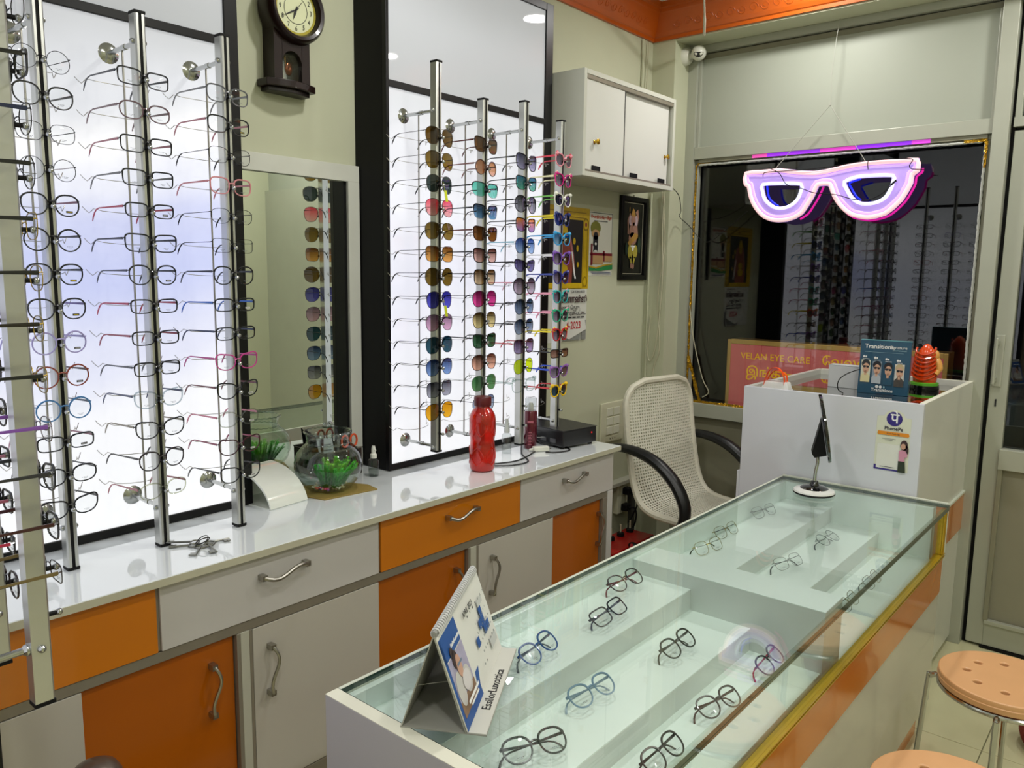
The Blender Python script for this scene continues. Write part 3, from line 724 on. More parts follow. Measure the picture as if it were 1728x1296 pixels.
def shades(rack, lst, where, name='sunglasses'):
    x, y, rz, z0, z1, n, zo, lab = RACKS[rack]
    for k, q in enumerate(lst):
        d, sh, fc, ln, tc, ex, st = q
        p = (x+.0185, y, 1.9+zo-ROW*k)
        eyewear(name, '%s, %s from top on %s' % (d, ORD[k], where), name, '%s on %s' % (name, where), p, R(7+random.uniform(-3,3)), sh, fc, ln, tc, extra=ex, style=st, scale=.98)
shades('S1', [(d, sh1[i], '~4a4436' if i < 9 else KM, l, KM, e, 'aviator') for i, (d, l, e) in enumerate(LS1)], 'pole nearest the mirror')
shades('S2', [('tortoise brown wayfarer sunglasses','way','2a1810',('7a4c1c','4a2c0c'),'5a2420',(),None),('peach lens round sunglasses','round','5a4038',('f0b890','b87848'),'7a4a44',(),None),('mint shield sunglasses with black brow','shield',K,('86dcc8','5cc8b0'),K,(),'half'),
 ('dark blue browline sunglasses','way',K,('6c9cc0','122c48'),K,(),'half'),('brown tortoise square sunglasses','way','33180f',('8a5420','4a280a'),'6a2c22',(),None),('rose brown gradient black sunglasses','way',K,('f0c0b0','5a2c24'),K,(),None),
 ('tan gradient black square sunglasses','sq',K,('f0d0a4','5c3c18'),K,(),None),('magenta lens aviator sunglasses','avi',K,('ee4c9c','7a0c44'),KM,(),'double'),('yellow tan gradient aviator sunglasses','avi','2a1c14',('f0dc98','4a3410'),KM,(),'double'),
 ('dark green lens black square sunglasses','way',K,('3c6c48','1c3c26'),K,(),None),('pink brown gradient aviator sunglasses','avi','241812',('f0b498','4a2418'),KM,(),'double'),('green lens wire aviator sunglasses','avi','~b0b4ac',('5c8c58','3c6c40'),'~8a8c88',(),'aviator'),
 ('grey blue sunglasses with green tag','avi',KM,('a8b4c8','5a6c8c'),KM,('tag',),'aviator')], 'pole behind the red bottle')
shades('S3', [('black butterfly sunglasses with purple grey lenses','but',K,('b4b0d0','3c3a5c'),K,(),None),('teal mirror black wayfarer sunglasses','way',K,('6cc0a0','0c6c8c'),K,(),None),('oversized oval grey sunglasses with rhinestones','big',K,('a0a0a8','3c3c44'),K,('dots',),None),
 ('orange purple mirror wayfarer sunglasses','way',K,('b48cd0','f08c1c'),K,(),None),('blue aviator sunglasses with pale blue temples','avi',KM,('a8c8f0','2c4c9c'),'8cc4dc',(),'double'),('flat top black sunglasses with violet lenses','flat',K,('8c84b8','3c2c5c'),K,(),None),
 ('oversized oval mauve sunglasses with pink temples','big',K,('c8b4c0','4c3c48'),'e0a0b4',('dots',),None),('navy gradient aviator sunglasses','avi',K,('8ca0c0','1c2840'),K,(),'double'),('double bridge navy aviator sunglasses','avi',K,('9cacc4','1c2c4c'),K,(),'double'),
 ('mauve gradient sunglasses with red temple','sq','3a1c20',('b09cc8','3c1c34'),'c42434',(),None),('neon yellow lens aviator sunglasses','avi',KM,('d8f01c','d0e814'),KM,(),'aviator')], 'pole of clear safety glasses')
x, y = RACKS['S3'][:2]
eyewear('safety_glasses', 'clear transparent safety glasses above the maroon spray can', 'safety glasses', None, (x+.0185, y, 1.9-.03-ROW*11), 0, 'way', '^e4eae8', 'clear', '^dfe6e4', style='kid', rt=.0018)
GR = ('b0a0b0','4c3c50')
shades('S4', [('pink children sunglasses with red temples','kid','f09aa8',GR,'d83a50',('flower',),'kid'),('magenta children sunglasses with cream temples','kid','d0187c',GR,'e8e4b8',('flower',),'kid'),('white rim children sunglasses with green temples','kid','e8e8dc',('2c2c4c','14142c'),'6cb44c',(),'kid'),
 ('navy children sunglasses with yellow temples','kid','1c2c74',('3c4c9c','141c4c'),'e8d41c',(),'kid'),('sky blue children sunglasses','kid','38a0dc',('9cc4dc','2c6c9c'),'38a0dc',('ear',),'kid'),('purple bear ear children sunglasses with white temples','kid','7c50b4',GR,'e8e8e8',('ear',),'kid'),
 ('indigo children sunglasses','kid','34348c',GR,'3c4ca4',(),'kid'),('teal children sunglasses with pink temples','kid','2cacac',GR,'f0a0b8',('flower',),'kid'),('green children sunglasses with pink temples','kid','2cac84',GR,'f0a0b8',('flower',),'kid'),
 ('red children sunglasses with yellow temples','kid','c41c24',GR,'f0dc1c',('flower',),'kid'),('small black rectangular sunglasses with brown lenses','srect',K,('c89c84','6c4438'),K,(),None),('purple cat eye children sunglasses with blue temples','cat','8c5cac',GR,'1c4cd0',(),'kid'),
 ('yellow sunflower children sunglasses with red temples','kid','f0c414',('3c5c6c','1c2c3c'),'d02c34',('petals',),'kid')], 'pole beside the calendar')

# ------------------------------------------------------------------ glass display counter
GX0, GX1, GY0, GY1 = -1.038, -.510, .792, 2.772
GLT = glassy('counter_glass', (.975,.993,.985), refl=.8)
GLS = glassy('counter_side_glass', (.94,.975,.96), refl=1.0)
GEDGE = M('glass_edge_green', '16382c', .12, coat=.6, noise=.2, nscale=30)
def counter():
    t = thing('display_counter', 'long low glass-topped display counter with white stepped shelves and orange band', 'counter', (-.77, 1.78, 0))
    L = Vector((.77, -1.78, 0))
    def p(n, b, m, bev=.0012, par=None):
        o = box(n, b, m, par or t, bev)
        if not par: o.location = L
        return o
    S = M('shelf_white', 'e2efe9', .25, noise=.05, nscale=7, coat=.3)
    SR = M('shelf_riser_white', 'd2d8d4', .35, noise=.14, nscale=9)
    p('base', (GX0, GX1-.012, GY0, GY1, .12, .575), WHITE)
    p('plinth', (GX0+.02, GX1-.03, GY0+.02, GY1-.02, 0, .12), ORANGE_D)
    p('front_panel', (GX1-.012, GX1-.002, GY0, GY1, .12, .490), M('front_panel_white', 'c0bcb0', .25, coat=.2, noise=.03))
    p('orange_band', (GX1-.012, GX1, GY0, GY1, .490, .613), ORANGE_D)
    p('shelf_floor', (GX0, GX1-.012, GY0, GY1, .575, .592), S)
    p('back_board', (GX0-.004, GX0+.010, GY0, GY1, .575, .772), S)
    p('back_trim', (GX0-.012, GX0-.0045, GY0, GY1, .12, .7862), M('trim_offwhite', 'cfd3c4', .45))
    p('end_board', (GX0-.008, GX1+.002, GY0-.030, GY0-.004, 0, .787), M('end_board_white', 'b2b0bc', .3, coat=.2, noise=.03))
    p('end_board_edge', (GX0-.008, GX1+.002, GY0-.030, GY0-.004, .787, .7885), M('trim_cream', 'dddccb', .5))
    p('far_board', (GX0, GX1-.035, GY1-.012, GY1, .575, .770), S)
    p('far_trim', (GX0-.008, GX1+.004, GY1+.001, GY1+.013, .60, .790), M('trim_offwhite', 'cfd3c4', .45))
    for a, b in ((GY0, 1.723), (1.84, GY1-.012)):
        dz = 0 if b < 2 else -.022
        for x1, z in ((-.861, .729), (-.703, .676), (-.537, .621)):
            q = p('step', (GX0+.010, x1, a, b, .592, z+dz-.0015), SR, .0008)
            box('step_top', (GX0+.010, x1-.0005, a, b, z+dz-.0015, z+dz), S, q)
    q = p('divider', (GX0+.010, GX1-.024, 1.723, 1.84, .592, .764), SR, .0008); box('divider_top', (GX0+.010, GX1-.0245, 1.723, 1.84, .764, .7655), S, q)
    GOLD = M('gold_moulding', 'c7a428', .28, .55, noise=.22, nscale=40, coat=.3, stretch=(3,.3,3))
    mb = MB()
    for i in range(4): mb.box(GX1, GX1+.005+.0025*(i % 2), GY0, GY1-.004, .613+i*.004, .6165+i*.004)
    mb.box(GX1-.012, GX1+.001, GY0, GY1, .613, .629)
    mb.obj('gold_moulding', GOLD, t, loc=L)
    mb = MB()
    for i in range(3): mb.box(GX1, GX1+.005+.002*(i % 2), GY1-.036+i*.009, GY1-.028+i*.009, .630, .771)
    mb.box(GX1-.012, GX1+.001, GY1-.036, GY1, .63, .771); mb.obj('gold_corner_post', GOLD, t, loc=L)
    p('orange_corner', (GX1-.03, GX1-.001, GY1-.0, GY1+.012, .49, .775), ORANGE_D)
    p('side_glass', (GX1-.010, GX1-.005, GY0, GY1-.036, .629, .7745), GLS, 0)
    # top slab: clear faces, dark green cut edges
    g = MB(); g.box(GX0-.004, GX1+.008, GY0+.0, GY1-.002, .7755, .7855)
    g.mi = [0, 0, 1, 1, 1, 1]
    g.obj('glass_top', [GLT, GEDGE], t, loc=L)
    p('glass_top_lip', (GX1+.001, GX1+.008, GY0, GY1-.002, .768, .7750), GEDGE, .0008)
counter()
def on_step(desc, x, y, z, shape, fc, tc=None, lens='clear', ex=('p',), yaw=0, tilt=55, fold=80, st=None, rt=None):
    # lying back on folded temples, front turned up and towards the customer side
    a, b = SH[shape][:2]
    rot = Euler((0, -R(tilt), 0)).to_matrix(); rz = Matrix.Rotation(R(yaw), 3, 'Z')
    m = rz @ rot
    zz = z+b*math.cos(R(tilt))+.0045+ (.014 if tilt > 40 else 0)
    eyewear('eyeglasses', desc, 'eyeglasses', 'eyeglasses in the glass counter', (x, y, zz), 0, shape, fc, lens, tc, extra=ex, fold=fold, rot=m.to_euler(), style=st, rt=rt)
on_step('blue round eyeglasses beside the desk calendar inside the counter', -.915, 1.185, .729, 'panto', '1d4f8e', '3c4a58', rt=.0018, yaw=8)
on_step('navy and black rectangular eyeglasses on the top counter step', -.905, 1.425, .729, 'wrect', '141a28', '1c3050', yaw=4)
on_step('black and wine round eyeglasses by the counter divider', -.975, 1.605, .729, 'panto', '2c2426', '6a2c38', yaw=-4)
on_step('pale blue round eyeglasses in the middle of the counter', -.795, 1.20, .676, 'panto', '6f8ea6', '7c94a4', rt=.0018, yaw=-6)
on_step('olive grey round eyeglasses on the middle counter step', -.765, 1.487, .676, 'panto', '33352e', '3c3e38', rt=.0018)
on_step('dark round eyeglasses half hidden at the near end of the counter', -.765, .985, .676, 'panto', '3c403c', '40443f', rt=.0018, yaw=-22)
on_step('black eyeglasses with red temple on the lowest near step', -.625, 1.655, .621, 'panto', '2a2a2e', '9a1c38', rt=.0018, yaw=4)
on_step('brown and grey eyeglasses under the thick green glass edge', -.632, 1.415, .621, 'panto', '3a2c28', '4a2c22', rt=.0018, yaw=-12)
on_step('dark grey eyeglasses nearest the front on the lowest step', -.632, 1.19, .621, 'panto', '34302e', '3a3634', rt=.0018)
on_step('clear rimless eyeglasses close to the round tabletop mirror', -.995, 2.50, .707, 'sqr', '~a8aaa6', '5a5c5c', yaw=-12, tilt=35)
on_step('gold wire eyeglasses with dark temples, further from the divider', -1.0, 2.225, .707, 'sqr', '~a89858', '1c2a3a', yaw=-6, tilt=35)
on_step('gold wire eyeglasses with olive temples, next to the divider', -.975, 2.055, .707, 'sqr', '~b0a050', '34402c', yaw=-10, tilt=35)
on_step('thin grey wire round eyeglasses on the far middle step', -.785, 2.50, .654, 'round', '~5c6468', '4a5054', yaw=-6, tilt=62)
on_step('silver rim eyeglasses with gold corner on the far middle step', -.795, 2.20, .654, 'sqr', '~b0b4b0', '3a3e40', yaw=-14, tilt=45)
on_step('gold rim eyeglasses behind the side glass, close to the gold post', -.61, 2.37, .599, 'sqr', '~a8a070', '2c302c', yaw=0, tilt=45)
on_step('gold rim eyeglasses behind the side glass, close to the divider', -.61, 2.16, .599, 'sqr', '~b0a878', '2c302c', yaw=0, tilt=45)
def plastic_wrap():
    random.seed(5); mb = MB(); n = 16; vs = []; fs = []
    for i in range(n):
        for j in range(n):
            vs.append((-1.02+.13*i/(n-1)+random.uniform(-.004,.004), .88+.30*j/(n-1)+random.uniform(-.006,.006), .733+abs(random.gauss(.010,.008))*(1 if 0 < i < n-1 else .3)))
    for i in range(n-1):
        for j in range(n-1): fs.append((i*n+j, (i+1)*n+j, (i+1)*n+j+1, i*n+j+1))
    o = mb.add(vs, fs).obj('plastic_wrap', glassy('film', (.97,.98,.975), refl=1.6, rough=.12)); tag(o, 'crumpled clear plastic wrap inside the counter near the desk calendar', 'plastic wrap')
plastic_wrap()

# round tabletop mirror on the counter glass
def table_mirror():
    t = thing('table_mirror', 'round tabletop mirror seen edge on, black back on chrome stem', 'mirror', (-.876, 2.612, .7855), R(0))
    MB().lathe([(0,0),(.062,0),(.067,.004),(.066,.008),(0,.010)], seg=40).obj('base_ring', BLACK, t, smooth=True)
    MB().lathe([(.066,.008),(.064,.013),(.045,.019),(.045,.010)], seg=40).obj('base_white', M('base_white', 'e2e2de', .25, coat=.4), t, smooth=True)
    MB().lathe([(.045,.0185),(.038,.024),(.016,.029),(.013,.040),(.010,.044),(0,.045)], seg=40).obj('base_dome', M('gloss_black', '0a0a0c', .1, coat=.6), t, smooth=True)
    MB().tube(sm([(0,0,.04),(.001,0,.075),(.006,0,.105),(.004,0,.130)], 4), .0055, 10).obj('stem', CHROME, t, smooth=True)
    m = Matrix.Rotation(R(21.5), 3, 'Z') @ Matrix.Rotation(R(-11), 3, 'Y')
    hd = MB().lathe([(0,.0),(.112,0),(.114,.004),(.112,.010),(0,.011)], (0,0,0), 48, 'x').obj('mirror_head', M('gloss_black', '0a0a0c', .1), t, smooth=True, loc=(.016,0,.222), rot=m.to_euler())
    MB().lathe([(0,.0112),(.106,.0112),(.106,.0118),(0,.0118)], (0,0,0), 48, 'x').obj('mirror_glass', M('mirror_silver'), hd)
    MB().prism([(-.001,.035),(-.001,-.085),(-.040,-.088),(-.046,-.072)], -.030, .030, 'y').obj('back_housing', BLACKM, hd, bev=.002)
table_mirror()

# desk calendar
def desk_calendar():
    A = Vector((-.876, .779, .7885)); B = Vector((-.783, .834, .7885)); C0 = Vector((-.757, .8495, .7885)); D = Vector((-.153, .247, 0))
    ex = (B-A).normalized(); ey = Vector((0,0,1)).cross(ex); H = .157; ln = D.length
    t = thing('desk_calendar', 'white spiral desk calendar tent standing on the near corner of the counter glass', 'calendar', A)
    GB = M('board_grey', '9a9a92', .5, noise=.05); Mx = Matrix((ex, ey, Vector((0,0,1)))).transposed()
    rot = Mx.to_euler(); w = (B-A).length; ap = Vector((w*.5, 0, H))
    def sl(n, P, Q, th, m, y0=0, y1=ln):
        d = Vector((Q[0]-P[0], Q[1]-P[1])); nn = Vector((-d.y, d.x)).normalized()*th
        return MB().prism([P, Q, (Q[0]+nn.x, Q[1]+nn.y), (P[0]+nn.x, P[1]+nn.y)], y0, y1, 'y').obj(n, m, t, rot=rot)
    sl('base_board', (0, 0), (w+.031, 0), .0022, GB)
    sl('back_board', (.001, .002), (w*.5-.001, H), -.002, GB) ; sl('front_board', (w-.001, .002), (w*.5+.001, H), .002, GB)
    LB_ = MB().prism([(w+.001,.0023),(w+.030,.0023),(w+.030,.0032),(w+.001,.0032)], 0.001, ln-.001, 'y').obj('lip', M('lip_grey', 'c4c4bc', .45), t, rot=rot)
    # pages: frame with local x along the calendar length, y up the slope
    slope = math.atan2(H, w*.5); up = Vector((-math.cos(slope), 0, math.sin(slope))); nrm = Vector((math.sin(slope), 0, math.cos(slope)))
    org = Vector((w, 0, 0))+nrm*.0028
    pm = Mx @ Matrix((Vector((0,1,0)), up, nrm)).transposed()
    sh = H/math.sin(slope)
    bd = Board(t, pm.to_euler(), Mx @ org)
    pages = MB().box(.001, ln-.001, .003, sh-.006, -.0022, 0).obj('page_stack', M('page_white', 'dcdcd6', .5), t, loc=tuple(Mx @ org), rot=pm.to_euler())
    BL = M('print_blue', '1a4f98', .5)
    bd.shapes('blue_print', BL, [('r', .001, .118, .003, .020), ('r', .001, .010, .02, sh-.012), ('r', .001, .098, sh-.052, sh-.012), [(.1,.02),(.118,.02),(.135,.045),(.112,.045)]])
    bd.shapes('photo_print', M('photo_lilac', 'aea8c4', .5, noise=.35, nscale=30), [('r', .010, .098, .022, sh-.054)])
    bd.shapes('photo_print', M('photo_brown', '8a6a50', .5, noise=.2, nscale=30), [('r', .010, .098, .020, .045)])
    bd.shapes('photo_print', M('photo_pale', 'c9c6c2', .5, noise=.2, nscale=20), [(.03, .06, .018, .028), (.07, .058, .02, .022)])
    bd.shapes('hair_print', M('photo_hair', '3a2628', .5), [(.042, .104, .013, .015), (.036, .118, .008, .009)])
    bd.shapes('face_print', M('photo_skin', 'c79a84', .5), [(.050, .090, .012, .019)])
    bd.shapes('garment_print', M('photo_cloth', 'd4cfd0', .5), [(.062, .060, .020, .016)])
    sq = [(.165,.082),(.205,.108),(.219,.094),(.232,.108),(.219,.081),(.232,.081),(.245,.094),(.258,.108)][:0]
    cx = [.150+i*.0195 for i in range(7)]; cy = [sh-.062-i*.0165 for i in range(6)]
    bd.shapes('blue_print', BL, [('r', cx[a]-.009, cx[a]+.009, cy[b]-.008, cy[b]+.008) for a, b in ((1,2),(4,0),(3,1),(4,2),(5,2),(4,1))])
    bd.shapes('grey_print', M('print_grey', 'c0c2c0', .5), [('r', cx[4]-.006, cx[5]+.009, cy[0]+.009, cy[0]+.02), ('r', cx[4], cx[6]+.006, cy[4]-.008, cy[4]+.008)])
    bd.txt('APRIL 2023', .014, INK, .165, sh-.030)
    for i, d in enumerate('MTWTFSS'): bd.txt(d, .006, INK, cx[i], cy[0]+.0235, name='weekday_print')
    day = 0
    for r_ in range(5):
        s = '      '.join('%2d' % (r_*7+c+1) for c in range(7) if r_*7+c+1 <= 30)
        bd.txt(s, .0052, M('print_day', '8c9090', .5), cx[3] if r_ < 4 else cx[0]+.008, cy[r_], name='date_print')
    bd.txt('EssilorLuxottica', .0085, M('print_white', 'eeeeee', .5), .050, sh-.032, bold=.0002)
    bd.shapes('small_print_line', M('print_greyblue', '6a7a90', .5), [('r', .025, .050, sh-.068, sh-.064)])
    bd.shapes('small_print_line', M('print_white', 'eeeeee', .5), [('r', .022, .088, .036, .041), ('r', .03, .08, .029, .0325)])
    lipb = Board(t, (Mx @ Matrix((Vector((0,1,0)), Vector((-1,0,0)), Vector((0,0,1)))).transposed()).to_euler(), Mx @ Vector((w+.016, 0, .0032)))
    lipb.txt('EssilorLuxottica', .021, INK, ln*.47, 0, z=.0004, bold=.0002)
    # wire spiral
    mb = MB(); n = 34
    for i in range(n):
        y = .012+(ln-.024)*i/(n-1); pts = [(w*.5+.0075*math.cos(a), y, H-.002+.0085*math.sin(a)) for a in [R(-60+300*k/8) for k in range(9)]]
        mb.tube(pts, .00085, 4)
        mb.tube([(q[0], q[1]+.0022, q[2]) for q in pts], .00085, 4)
    mb.obj('spiral_binding', M('wire_white', 'dedede', .35, coat=.2), t, smooth=True, rot=rot)
    mb = MB().tube([(w*.5, .002, H+.001), (w*.5, ln-.002, H+.001)], .0045, 8).obj('binding_core', M('core_shadow', '8f908c', .5), t, rot=rot)
    MB().tube([(w*.2,.02,.062),(w*.78,.05,.062)], .0005, 4).obj('inner_string', GB, t, rot=rot)
desk_calendar()

# ------------------------------------------------------------------ reception desk
def desk():
    t = thing('reception_desk', 'white reception desk box on an orange banded base at the window', 'desk', (-.9, 3.2, 0))
    L = Vector((.9, -3.2, 0)); X0, X1, Y0, Y1 = -1.217, -.605, 2.792, 3.575
    def p(n, b, m, bev=.0012, par=None):
        o = box(n, b, m, par or t, bev)
        if not par: o.location = L
        return o
    DW = M('desk_white', 'd3d5dd', .3, coat=.25, noise=.03); DS = M('desk_side_white', 'd2d2ca', .3, coat=.2, noise=.03)
    p('base', (X0, X1-.002, Y0, Y1, .03, .490), DS); p('orange_band', (X0, X1+.004, Y0, Y1+.01, .490, .642), ORANGE_D); p('ledge', (X0, X1+.008, Y0, Y1+.012, .642, .652), M('trim_offwhite', 'cfd3c4', .45))
    p('front_board', (X0, X1, Y0, Y0+.018, .652, 1.0955), DW); p('side_board', (X1-.018, X1, Y0+.018, Y1, .652, 1.0955), DS)
    p('side_board', (X0, X0+.018, Y0+.018, Y1, .652, 1.0955), DS); p('back_board', (X0+.018, X1-.018, Y1-.018, Y1, .652, 1.0955), DS)
    p('inner_shelf', (X0+.018, X1-.018, Y0+.018, Y1-.018, .96, .975), M('desk_inner', '7f8680', .5, noise=.3, nscale=12))
    p('edge_strip', (X0-.010, X0, Y0-.002, Y0+.016, 0.0, .772), DW)
    p('rim_edge', (X1-.018, X1, Y0+.018, Y1, 1.0955, 1.0968), M('trim_cream', 'dddccb', .5)); p('rim_edge', (X0+.018, X1-.018, Y1-.018, Y1, 1.0955, 1.0968), M('trim_cream'))
    g = MB(); g.box(X0+.018, X1-.018, Y0+.018, Y1-.018, 1.068, 1.074); g.mi = [0,0,1,1,1,1]
    g.obj('glass_sheet', [glassy('desk_glass', (.55,.62,.58), refl=2.2), GEDGE], t, loc=L)
desk()
def sticker():
    t = thing('payment_card', 'white PhonePe payment card with round purple logo stuck on the desk', 'sticker', (-.690, 2.7915, .96))
    b = Board(t, (PI/2, 0, 0))
    CRM = M('card_cream', 'd9dbc9', .45); PUR = M('logo_purple', '33267c', .4); WP = M('print_white', 'eeeeee', .5)
    t.rotation_euler = (0, R(0), 0)
    arc = [(-.054,-.098),(.052,-.098),(.052,.083),(.034,.085)]+[(.033*math.cos(a), .080+.028*math.sin(a)) for a in [R(15+150*i/10) for i in range(11)]]+[(-.034,.085),(-.054,.083)]
    b.shapes('card', CRM, [arc]); b.shapes('footer_print', PUR, [('r', -.054, .030, -.098, -.082)])
    b.shapes('qr_card', M('card_white', 'e0e1da', .4), [('r', -.047, .022, -.092, -.008)])
    b.shapes('logo_disc', PUR, [(0, .078, .0245, .0245)]); b.txt('पे', .045, WP, .001, .079, bold=.0007)
    b.txt('PhonePe', .0165, M('print_dark', '2a2a3a', .5), 0, .045, bold=.0003)
    b.shapes('banner', M('banner_orange', 'e08c1c', .45), [[(-.047,.022),(.047,.022),(.050,.027),(.047,.034),(-.047,.034),(-.050,.027)]])
    b.txt('Scan And Pay', .0075, M('print_dark'), 0, .028)
    b.shapes('small_print_line', M('print_dark'), [('r', -.034, .010, .009, .0102), ('r', -.034, .010, -.0865, -.0850), ('r', -.024, .0, .0045, .0055)])
    b.shapes('hair_print', M('photo_hair'), [(.036,-.006,.0115,.017),(.042,-.022,.009,.018)]); b.shapes('face_print', M('photo_skin'), [(.034,-.010,.0075,.010)])
    b.shapes('blouse_print', M('cloth_pink', 'cf8fa8', .5), [[(.022,-.026),(.030,-.022),(.042,-.024),(.049,-.036),(.046,-.048),(.041,-.044),(.041,-.060),(.023,-.060)]])
    b.shapes('skirt_print', M('cloth_dark', '26301f', .5), [[(.022,-.060),(.042,-.060),(.046,-.098),(.022,-.098)]])
sticker()
def display_box():
    t = thing('advert_stand', 'blue Transitions Signature advert stand with four portraits on the desk', 'advert', (-.815, 3.09, 1.0742), R(4))
    W, H = .172, .197; BLU = M('advert_blue', '0f4a66', .35, noise=.08, nscale=5, coat=.3)
    MB().prism([(0,0),(.030,0),(.026,H),(.008,H)], -W/2, W/2, 'x').obj('box', BLU, t, bev=.0012)
    box('top_edge', (-W/2, W/2, .007, .027, H, H+.002), M('advert_edge', '5c9aa4', .4), t)
    box('base_tab', (-.02, .04, -.004, 0.02, -.0002, .003), M('advert_dark', '0c2c44', .4), t)
    sl = math.atan2(.008, H); b = Board(t, (PI/2-sl, 0, 0), (0, -.0008, 0)); WP = M('print_white'); LG = M('print_pale_blue', '9cc0cc', .5)
    b.txt('Transitions', .0215, WP, -.022, H-.022, bold=.0004); b.txt('Signature', .0155, WP, .044, H-.0225); b.txt('ADAPTIVE LENSES', .006, LG, .048, H-.034)
    b.shapes('rule', LG, [('r', -.070, .062, H-.043, H-.0422)])
    skin = M('skin_print', 'd9ab90', .5); dk = M('dark_print', '1a1a22', .5); pale = M('pale_print', 'e6e4dc', .5); sh_ = M('lens_print', '20242c', .4)
    bgs = ['dcdcc8', '8898a8', '0f4a66', 'd8d4cc']
    for i in range(4):
        x = -.062+i*.0385; y0 = .042-i*.003; y1 = .124-i*.003
        b.k = 6
        b.shapes('portrait_background', M('pb_'+bgs[i], bgs[i], .5), [('r', x-.016, x+.016, y0, y1)])
        cl = [M('cloth_cream', 'e2d8a8', .5), M('cloth_pale', 'b8c0c8', .5), BLU, M('scarf_dark', '4a4440', .5, noise=.5, nscale=90)][i]
        b.shapes('garment_print', cl, [[(x-.016,y0),(x+.016,y0),(x+.016,y0+.022),(x+.006,y0+.034),(x-.006,y0+.034),(x-.016,y0+.022)]])
        b.shapes('hair_print', [M('hat_dark', '2a2e34', .5), dk, dk, M('hair_blond', 'c8b48c', .5)][i], [(x, y0+.068, .0145, .015)])
        b.shapes('face_print', skin, [(x+.001, y0+.052, .0115, .0185), ('r', x-.004, x+.004, y0+.026, y0+.04)])
        b.shapes('sunglasses_print', sh_, [(x-.0045, y0+.057, .0052, .0042), (x+.0065, y0+.0565, .0048, .004), ('r', x-.008, x+.0095, y0+.0585, y0+.0605)])
        b.shapes('mouth_print', M('lip_print', 'a84c50', .5), [(x+.001, y0+.0425, .0035, .0012)])
        b.shapes('logo_print', WP, [(x-.008, y1+.013, .004, .004), (x-.001, y1+.0125, .0028, .0036)])
        b.txt(['ESSENTIAL', 'CLASSICS', 'ORIGINAL', 'SPECIAL'][i], .0052, WP, x, y1+.004)
    b.k = 14
    b.shapes('logo_print', WP, [(-.018, .028, .0058, .0058), (-.006, .0275, .005, .0055)]); b.shapes('logo_print', LG, [(.006, .0275, .003, .004)])
    b.txt('Transitions', .0165, WP, 0, .0155, bold=.0003)
display_box()
def statue():
    t = thing('seated_statue', 'small glossy orange robed seated statue on a green base behind the advert', 'statue', (-.735, 3.36, 1.0742))
    OR_ = M('robe_orange', 'dd4a10', .18, coat=.7); SK = M('skin_amber', 'e0a050', .2, coat=.6)
    MB().lathe([(0,0),(.052,0),(.054,.004),(.052,.018),(0,.018)], seg=32).obj('plinth', M('gloss_black'), t, smooth=True)
    MB().lathe([(0,.018),(.050,.018),(.050,.027),(.040,.030),(0,.030)], seg=32).obj('grass_base', M('base_green', '5cb02c', .3, coat=.4), t, smooth=True)
    MB().lathe([(.0,.028),(.043,.03),(.046,.045),(.040,.075),(.036,.105),(.034,.135),(.026,.155),(.012,.172),(0,.178)], seg=32, sx=.95, sy=.9).obj('robe', OR_, t, smooth=True)
    mb = MB()
    for i in range(7):
        z0 = .045+i*.016; mb.tube(sm([(-.044+.002*i, -.012, z0+.02), (-.030, -.036+.001*i, z0+.004), (0, -.044+.0015*i, z0-.006), (.030, -.034+.001*i, z0+.006), (.043-.002*i, -.006, z0+.022)], 3), .0042, 6)
    mb.obj('robe_fold', M('robe_orange_deep', 'c43a0c', .18, coat=.7), t, smooth=True)
    mb = MB(); mb.ball((.030,-.004,.134), .017, .017, .022); mb.tube(sm([(.030,0,.125),(.042,-.002,.105),(.047,-.004,.082),(.038,-.018,.062)], 4), [.014]*9+[.011]*4, 10)
    mb.obj('arm_and_head', SK, t, smooth=True)
statue()
def desk_things():
    t = thing('carton', 'plain white carton standing on the desk behind the advert stand', 'box', (-.95, 3.16, 1.0742))
    MB().box(-.085, .075, 0, .05, 0, .086).obj('carton_body', M('carton_white', 'd6d8da', .4), t, bev=.0015); box('lid_flap', (-.085, .075, -.0008, .0505, .086, .088), M('carton_lid', 'c8cacc', .4), t)
    t = thing('shopping_bag', 'white shopping bag with orange strap handles on the desk, before the red sign', 'bag', (-1.135, 2.90, 1.0742))
    OB = M('strap_orange', 'f2540c', .45)
    random.seed(3); mb = MB(); ring = [(-.055,-.03),(0,-.034),(.055,-.03),(.06,0),(.055,.03),(0,.034),(-.055,.03),(-.06,0)]
    vs = []; fs = []
    for k in range(3):
        for (x, y) in ring: vs.append((x*(1-.1*k)+random.uniform(-.004,.004), y*(1-.25*k)+random.uniform(-.003,.003), .0003+.016*k+(random.uniform(0,.006) if k == 2 else 0)))
    for k in range(2):
        for i in range(8): fs.append((k*8+i, k*8+(i+1) % 8, (k+1)*8+(i+1) % 8, (k+1)*8+i))
    fs += [tuple(range(8))[::-1], tuple(range(16, 24))]; mb.add(vs, fs).obj('bag_body', M('bag_white', 'dcdcd8', .5), t, smooth=True)
    for y, dz in ((-.014, 0), (.012, -.012)):
        MB().tube(sm([(-.045,y,.020),(-.040,y,.045),(-.028,y,.075+dz),(-.008,y,.088+dz),(.014,y,.082+dz),(.030,y,.055),(.034,y,.018)], 4), .0085, 6, flat=.12, up=(0,1,0)).obj('strap', OB, t)
    o = MB().tube(sm([(-.925,3.00,1.0765),(-.935,2.97,1.095),(-.93,2.96,1.13),(-.905,2.98,1.155),(-.885,3.05,1.165)], 5), .0018, 6).obj('cable', BLACKM, smooth=True); tag(o, 'thin black cable looping up beside the blue advert stand', 'cable')
desk_things()
